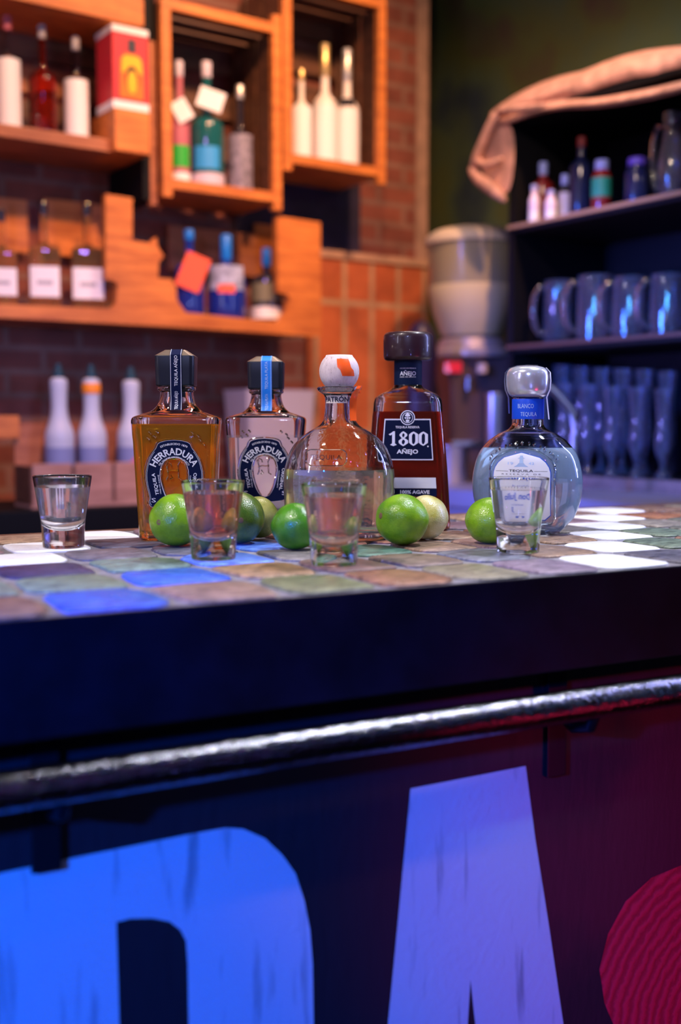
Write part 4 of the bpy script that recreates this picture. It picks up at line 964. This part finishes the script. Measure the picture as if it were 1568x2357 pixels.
# ---------------- steel counter
zs = 1.065
sc_ = thing('steel_counter', 'dull steel L shaped work counter below the coffee grinder and black cabinet', 'counter', (0, 0, 0))
def fbox(mb, fr_, x0, x1, y0, y1, z0, z1): mb.box(x0, x1, y0, y1, z0, z1, None, Matrix.Translation(fr_.o) @ Matrix.Rotation(fr_.a, 4, 'Z'))
b = MB(); fbox(b, CAB, -.285, .85, -.32, -.001, zs - .04, zs); fbox(b, WALL, ss + .01, s_end + .02, -.10, TB - .022, zs - .04, zs); b.build('worktop', M['steel_soft'], sc_)
b = MB(); fbox(b, CAB, -.28, .85, -.30, -.001, 0, zs - .041); b.build('base_cabinet', M['steel_soft'], sc_)
b = MB(); fbox(b, WALL, ss + .02, s_end + .02, -.08, TB - .022, 0, zs - .041); b.build('base_cabinet', M['black'], sc_)
# translucent bin
s0, _ = wx(578, 1000, 0); s1, _ = wx(738, 1000, 0); _, z1 = wx(660, 897, 0)
bn = wthing('plastic_bin', 'whitish translucent plastic bin behind the clear bottles', 'bin', s0, 0.01, zs + .001)
b = MB(); W_ = (s1 - s0) / 2; H_ = z1 - zs
S = [(0, W_ * .88, .06, .015), (H_ * .96, W_, .072, .015), (H_, W_ * 1.02, .075, .015)]; I = [(.004, W_ * .86, .057, .014), (H_ * .96, W_ - .004, .068, .014), (H_, W_ - .004, .068, .014)]
b.shell(S, I, n=32); 
for v in b.bm.verts: v.co.x += W_; v.co.y += .08
b.build('tub', mat('milky_plastic', (.62, .60, .78), .4, trans=.25), bn)

# ---------------- coffee grinder
gp = Vector(((1084 - CX) / F * 3.36, 3.36, zs + .001)); gs = 3.36 / F
gr = thing('coffee_grinder', 'coffee grinder with a big cream bean hopper beside the black cabinet', 'grinder', gp, R(10))
zz = lambda y: ony(1084, y, 3.36).z - zs - .001
b = MB(); b.loft([(zz(566), 108 * gs), (zz(556), 108 * gs), (zz(546), 104 * gs), (zz(534), 86 * gs), (zz(526), 52 * gs), (zz(523), 10 * gs)], n=48); b.build('hopper_lid', mat('cream_lid', (.72, .62, .48), .4), gr)
b = MB(); b.loft([(zz(782), 62 * gs), (zz(770), 70 * gs), (zz(720), 88 * gs), (zz(660), 99 * gs), (zz(600), 101 * gs), (zz(566), 103 * gs)], n=48); b.build('hopper', mat('smoky_cream_plastic', (.36, .32, .20), .3, coat=.3), gr)
b = MB(); b.loft([(zz(774), 70 * gs), (zz(770), 72 * gs), (zz(720), 90 * gs), (zz(664), 100.5 * gs), (zz(661), 99 * gs)], n=48); b.build('bean_fill', mat('pale_beans', (.60, .52, .30), .6, bmp=.3, bscale=60), gr)
b = MB(); b.loft([(zz(826), 88 * gs), (zz(822), 92 * gs), (zz(812), 92 * gs), (zz(805), 80 * gs), (zz(783), 74 * gs), (zz(780), 66 * gs)], n=48); b.build('collar', mat('grey_collar', (.40, .36, .42), .3, metal=.4), gr)
b = MB(); b.loft([(0, 62 * gs, 62 * gs, .02), (.004, 66 * gs, 62 * gs, .02), (zz(900), 66 * gs, 60 * gs, .02), (zz(830), 78 * gs, 70 * gs, .02), (zz(826), 80 * gs, 72 * gs, .02)], n=40); b.build('body', mat('brown_metal', (.13, .08, .085), .4, metal=.3), gr, sharp=60)
b = MB(); b.box(-82 * gs, -44 * gs, -.092, -.070, zz(861), zz(837)); b.build('red_badge', mat('red_badge', (.85, .01, .03), .3, coat=.5), gr)
b = MB(); b.tube([(0, -.105, zz(862)), (0, -.105, zz(842))], .016, n=16, up=Vector((0, 1, 0))); b.tube([(-.0, -.07, zz(850)), (0, -.115, zz(850))], .012, n=12); b.build('knob', mat('pale_knob', (.55, .42, .36), .4), gr)
b = MB(); b.box(-.085, .005, -.09, -.055, .10, .112); b.tube([(-.04, -.10, zz(900)), (-.04, -.10, zz(870))], .009, n=12, up=Vector((0, 1, 0))); b.build('spout', M['steel'], gr)
# steel shaker and cup
def steel_can(px_, pyb, pyt, wp, Y, label, name, cat, m):
    p = ony(px_, pyb, Y); sc = Y / F; h = ony(px_, pyt, Y).z - zs - .001; r = wp * sc / 2
    t = thing(name, label, cat, (p.x, Y, zs + .001))
    b = MB(); b.shell([(0, r * .86), (.003, r * .9), (h * .97, r), (h, r * 1.03)], [(.004, r * .84), (h * .97, r * .96), (h, r * .99)], m, 32); b.build('cup', m, t)
    b = MB(); b.loft([(h * .97, r * 1.01), (h * .98, r * 1.05), (h, r * 1.05), (h * 1.005, r * 1.01)], n=32); b.build('rim', M['steel'], t)
steel_can(1139, 1090, 906, 44, 3.02, 'tall steel shaker tin between the grinder and the blue collared bottle', 'shaker_tin', 'shaker tin', M['steel'])
steel_can(1040, 1090, 1026, 78, 3.10, 'short steel cup on the counter right of the tapered bottle', 'steel_cup', 'cup', M['steel'])
# black domed dispenser behind the tapered bottle
p = ony(968, 1000, 3.14)
dd = thing('black_canister', 'tall black domed canister behind the tapered bottle cap', 'canister', (p.x, 3.14, zs + .001))
h = ony(968, 738, 3.14).z - zs; r = 38 * 3.14 / F
b = MB(); b.loft(smooth_secs([(0, r * .9), (.01, r * .95), (h * .6, r * .9), (h * .8, r), (h * .92, r * .82), (h * .98, r * .45), (h, .004)], 3), n=32); b.build('canister', mat('dark_plum_plastic', (.02, .010, .03), .4), dd)

# ================================================================== BLACK CABINET
def cx_(px_, py_, t_=0): return CAB.px(px_, py_, t_)
_, k1 = cx_(1165, 523); _, k2 = cx_(1165, 797); k3 = 1.095
kr = .83; kd = .36; _, ktop = cx_(1165, 292)
cb = thing('black_cabinet', 'tall black open cabinet with shelves of mugs and glasses on the right', 'cabinet', CAB.P(0, 0, 0), CAB.a)
b = MB(); b.box(0, .02, 0, kd, zs + .001, ktop); b.build('side_panel', M['black'], cb); b = MB(); b.box(kr, kr + .02, 0, kd, zs + .001, ktop); b.build('side_panel', M['black'], cb)
b = MB(); b.box(0, kr + .02, kd, kd + .012, zs + .001, ktop); b.build('back_panel', M['black'], cb)
b = MB(); b.box(-.005, kr + .025, -.005, kd + .012, ktop, ktop + .02); b.build('top_panel', M['black'], cb)
for z, m in ((k1, mat('pale_shelf_edge', (.42, .25, .14), .5)), (k2, mat('brown_shelf_edge', (.15, .06, .035), .5)), (k3, mat('worn_wood_edge', (.20, .12, .09), .6, var=.5))):
    b = MB(); b.box(.02, kr, .006, kd, z - .018, z); b.build('shelf', mat('dark_shelf', (.015, .010, .010), .6, spec=.2), cb)
    b = MB(); b.box(.0, kr + .02, -.006, .006, z - (.008 if z > 1.15 else .029), z + .001); b.build('shelf_edge', m, cb)
# shelf contents
def cab_bottle(px_, pb, pt_, wp, zz_, label, body, cap, labs, t_=.07, **kw):
    # base follows the shelf, height from its top pixel
    p = onpl(px_, pt_, CAB.P(0, t_), CAB.y); sc = p.y / F; hh = (p.z - zz_) / sc
    return back_bottle(CAB, px_, t_, zz_ + .0015, pt_ + hh, pt_, wp, label, body, cap, labs, **kw)
m_sauce = mat('red_sauce', (.22, .015, .015), .25, coat=.4); m_bcap = mat('pale_blue_cap', (.30, .36, .80), .3); m_lilw = mat('lilac_white', (.75, .62, .85), .4)
cab_bottle(1250, 520, 376, 50, k1, 'red sauce bottle at the left end of the cabinet top shelf', m_sauce, m_bcap, [], neck=.28, nr=.35, cap_h=.2, t_=.075)
cab_bottle(1230, 520, 428, 24, k1, 'small lilac bottle in front of the red sauce bottle', m_lilw, m_bcap, [(0.02, .3, .9, m_white)], neck=.3, nr=.6, t_=.022)
cab_bottle(1268, 516, 440, 26, k1, 'small lilac bottle just right of the red sauce bottle', m_lilw, m_bcap, [(0.02, .3, .9, m_white)], neck=.3, nr=.6, t_=.022)
cab_bottle(1300, 510, 404, 30, k1, 'slim dark bottle with a pale blue cap on the cabinet top shelf', m_dkb, m_bcap, [(.1, .6, .6, m_lil)], neck=.25, nr=.5, cap_h=.22)
cab_bottle(1338, 500, 318, 50, k1, 'tall dark blue bottle with a dull red cap on the cabinet top shelf', mat('midnight_bottle', (.008, .012, .05), .15), mat('dull_red_cap', (.15, .01, .015), .5), [], neck=.28, nr=.35)
cab_bottle(1385, 478, 371, 44, k1, 'red bottle with green label and round blue cap on the cabinet top shelf', m_sauce, m_bcap, [(.30, .66, .8, m_grn2)], neck=.2, nr=.62, cap_h=.3)
cab_bottle(1466, 460, 366, 52, k1, 'dark blue jar on the cabinet top shelf', mat('navy_jar', (.008, .012, .06), .2), mat('violet_cap', (.10, .06, .5), .3), [], neck=.2, nr=.7, cap_h=.16, name='jar', cat='jar')
# glass pitcher at the right edge
m_cg = mat('blue_lit_glass', (.80, .85, 1), .06, trans=.965, ior=1.5)
def glassware(px_, pt_, wp, zz_, label, kind, t_, group, proto=None):
    p = onpl(px_, pt_, CAB.P(0, t_), CAB.y); sc = p.y / F; h = p.z - zz_; r = wp * sc / 2
    t = thing({'mug': 'beer_mug', 'tall': 'tall_glass', 'pitcher': 'glass_pitcher'}[kind], label, 'mug' if kind == 'mug' else ('pitcher' if kind == 'pitcher' else 'glass'), (p.x, p.y, zz_ + .0015), CAB.a + (R(60) if kind == 'mug' else 0), group)
    b = MB()
    if kind == 'mug': O = [(0, r * .95), (.003, r), (h * .98, r * .93), (h, r * .92)]; I = [(.014, r * .84), (h * .98, r * .85), (h, r * .87)]
    elif kind == 'pitcher': O = smooth_secs([(0, r * .7), (.003, r * .74), (h * .35, r), (h * .6, r * .8), (h * .8, r * .6), (h, r * .72)], 3); I = smooth_secs([(.008, r * .68), (h * .35, r * .94), (h * .6, r * .74), (h * .8, r * .54), (h, r * .68)], 3)
    else: O = smooth_secs([(0, r * .75), (.003, r * .78), (.006, r * .70), (h * .10, r * .30), (h * .16, r * .30), (h * .30, r * .78), (h * .45, r * .85), (h * .62, r * .72), (h * .8, r * .80), (h, r * .98)], 3); I = smooth_secs([(h * .19, r * .2), (h * .30, r * .70), (h * .45, r * .78), (h * .62, r * .66), (h * .8, r * .74), (h, r * .93)], 3)
    b.shell(O, I, m_cg, 28); b.build('vessel', m_cg, t)
    if kind != 'tall':
        b = MB(); q = [(-r * .9, 0, h * .88), (-r * 1.25, 0, h * .90), (-r * 1.62, 0, h * .74), (-r * 1.68, 0, h * .5), (-r * 1.55, 0, h * .28), (-r * 1.2, 0, h * .15), (-r * .92, 0, h * .17)]
        b.tube(q, .0075, m_cg, 12, up=Vector((0, 1, 0))); b.build('handle', m_cg, t)
    return t
glassware(1550, 262, 66, k1, 'glass pitcher on the cabinet top shelf at the right edge', 'pitcher', .10, None)
for px_, pt_, wp, lb in ((1288, 648, 72, 'glass beer mug at the left end of the mug row'), (1371, 636, 84, 'glass beer mug, second from the left in the row'), (1452, 640, 84, 'glass beer mug, third from the left in the row'), (1540, 634, 86, 'glass beer mug at the right end of the visible row')):
    glassware(px_, pt_, wp, k2, lb, 'mug', .085, 'beer mugs on the middle cabinet shelf')
tg = 'tall stemmed glasses on the bottom cabinet shelf'
for i, (px_, pt_, t_) in enumerate(((1296, 842, .16), (1340, 846, .16), (1388, 848, .16), (1436, 850, .16), (1486, 852, .16), (1538, 856, .16), (1250, 880, .06), (1302, 884, .06), (1356, 886, .06), (1412, 890, .06), (1470, 892, .06), (1530, 896, .06))):
    row = 'back' if t_ > .1 else 'front'; n_ = i % 6
    od = ['first', 'second', 'third', 'fourth', 'fifth', 'sixth', 'seventh'][n_]
    glassware(px_, pt_, 46, k3, '%s glass from the left in the %s row on the bottom cabinet shelf' % (od, row), 'tall', t_, tg)
# steel tap
Y = 2.62
tp_ = thing('steel_tap', 'bent steel tap rising in front of the bottom cabinet shelf', 'tap', (ony(1321, 1090, Y).x, Y, zs + .001), 0)
base = Vector(tp_.location)
pts = [Vector((0, 0, 0)), Vector((0, 0, .02))] + [ony(x, y, Y) - base for x, y in ((1321, 1000), (1321, 955), (1312, 940), (1290, 915), (1268, 893), (1250, 885))]
b = MB(); b.tube(pts, .0085, n=16); b.loft([(0, .02), (.008, .02), (.012, .012)], n=24); b.build('spout', M['steel'], tp_)

# ================================================================== DRAPED CLOTH ON THE CABINET
def cp(x, y, d=0):                          # point near the cabinet front plane, d metres behind it
    return onpl(x, y, CAB.P(0, d), CAB.y)
cl_m = mat('peach_cloth', (.56, .30, .24), .75, var=.35, vscale=25, bmp=.3, bscale=70, sss=.05)
b = MB()
xs = [1128, 1160, 1200, 1250, 1300, 1343, 1381, 1433, 1496, 1568, 1680, 1800]
top = [262, 236, 212, 189, 173, 166, 148, 129, 114, 107, 98, 92]
bot = [272, 290, 272, 256, 250, 249, 247, 241, 230, 212, 180, 150]
def ip(a, b_, t): return a + (b_ - a) * t
rowsT = []
for i, x in enumerate(xs):
    T_, B_ = top[i], bot[i]; cav = max(0, min(1, (x - 1310) / 90))
    fr = [(0, .10), (.12, .03), (.30, .02 - .01 * cav), (.50, .012), (.66 - .06 * cav * 0, .03 + .02 * cav), (.72, .02 + .10 * cav), (.78, .015 + .04 * cav), (.84, -.005 - .015 * cav), (.93, -.012 - .012 * cav), (1.0, .012)]
    rowsT.append([cp(x, ip(T_, B_, f), d + .012 * math.sin(x * .05 + f * 9) - .02) for f, d in fr])
b.grid(rowsT)
def fold(pts, rad, flat=.55): b.tube([cp(x, y, d) for x, y, d in pts], rad, n=12, flat=flat, up=CAB.y)
fold([(1150, 255, -.03), (1128, 292, -.035), (1108, 335, -.035), (1096, 368, -.035), (1090, 392, -.03)], [.018, .015, .014, .017, .012], .8)
fold([(1098, 366, -.035), (1112, 382, -.04), (1135, 378, -.035), (1160, 362, -.02)], [.014, .013, .012, .008], .8)
fold([(1086, 380, -.03), (1092, 405, -.035), (1120, 425, -.04), (1145, 445, -.035), (1166, 466, -.02)], [.013, .017, .021, .019, .008], .9)
fold([(1142, 256, -.035), (1180, 252, -.04), (1220, 247, -.035), (1262, 240, -.02)], [.012, .013, .012, .006], .8)
back = [(1140, 262), (1178, 280), (1186, 330), (1182, 400), (1170, 460), (1140, 436), (1108, 405), (1104, 368), (1122, 320)]
cc_ = [sum(q[0] for q in back) / len(back), sum(q[1] for q in back) / len(back)]
for k in range(len(back)):
    q = back[k]; r_ = back[(k + 1) % len(back)]
    b.face([b.v(cp(q[0], q[1], -.015)), b.v(cp(r_[0], r_[1], -.015)), b.v(cp(cc_[0], cc_[1], -.008))])
bmesh.ops.remove_doubles(b.bm, verts=b.bm.verts, dist=1e-5)
o = b.build('draped_cloth', cl_m, None, sharp=75)
md = o.modifiers.new('thickness', 'SOLIDIFY'); md.thickness = .003; md.offset = 1
md = o.modifiers.new('soft', 'SUBSURF'); md.levels = 1; md.render_levels = 2
o['label'] = 'crumpled peach coloured cloth draped over the top of the black cabinet'; o['category'] = 'cloth'
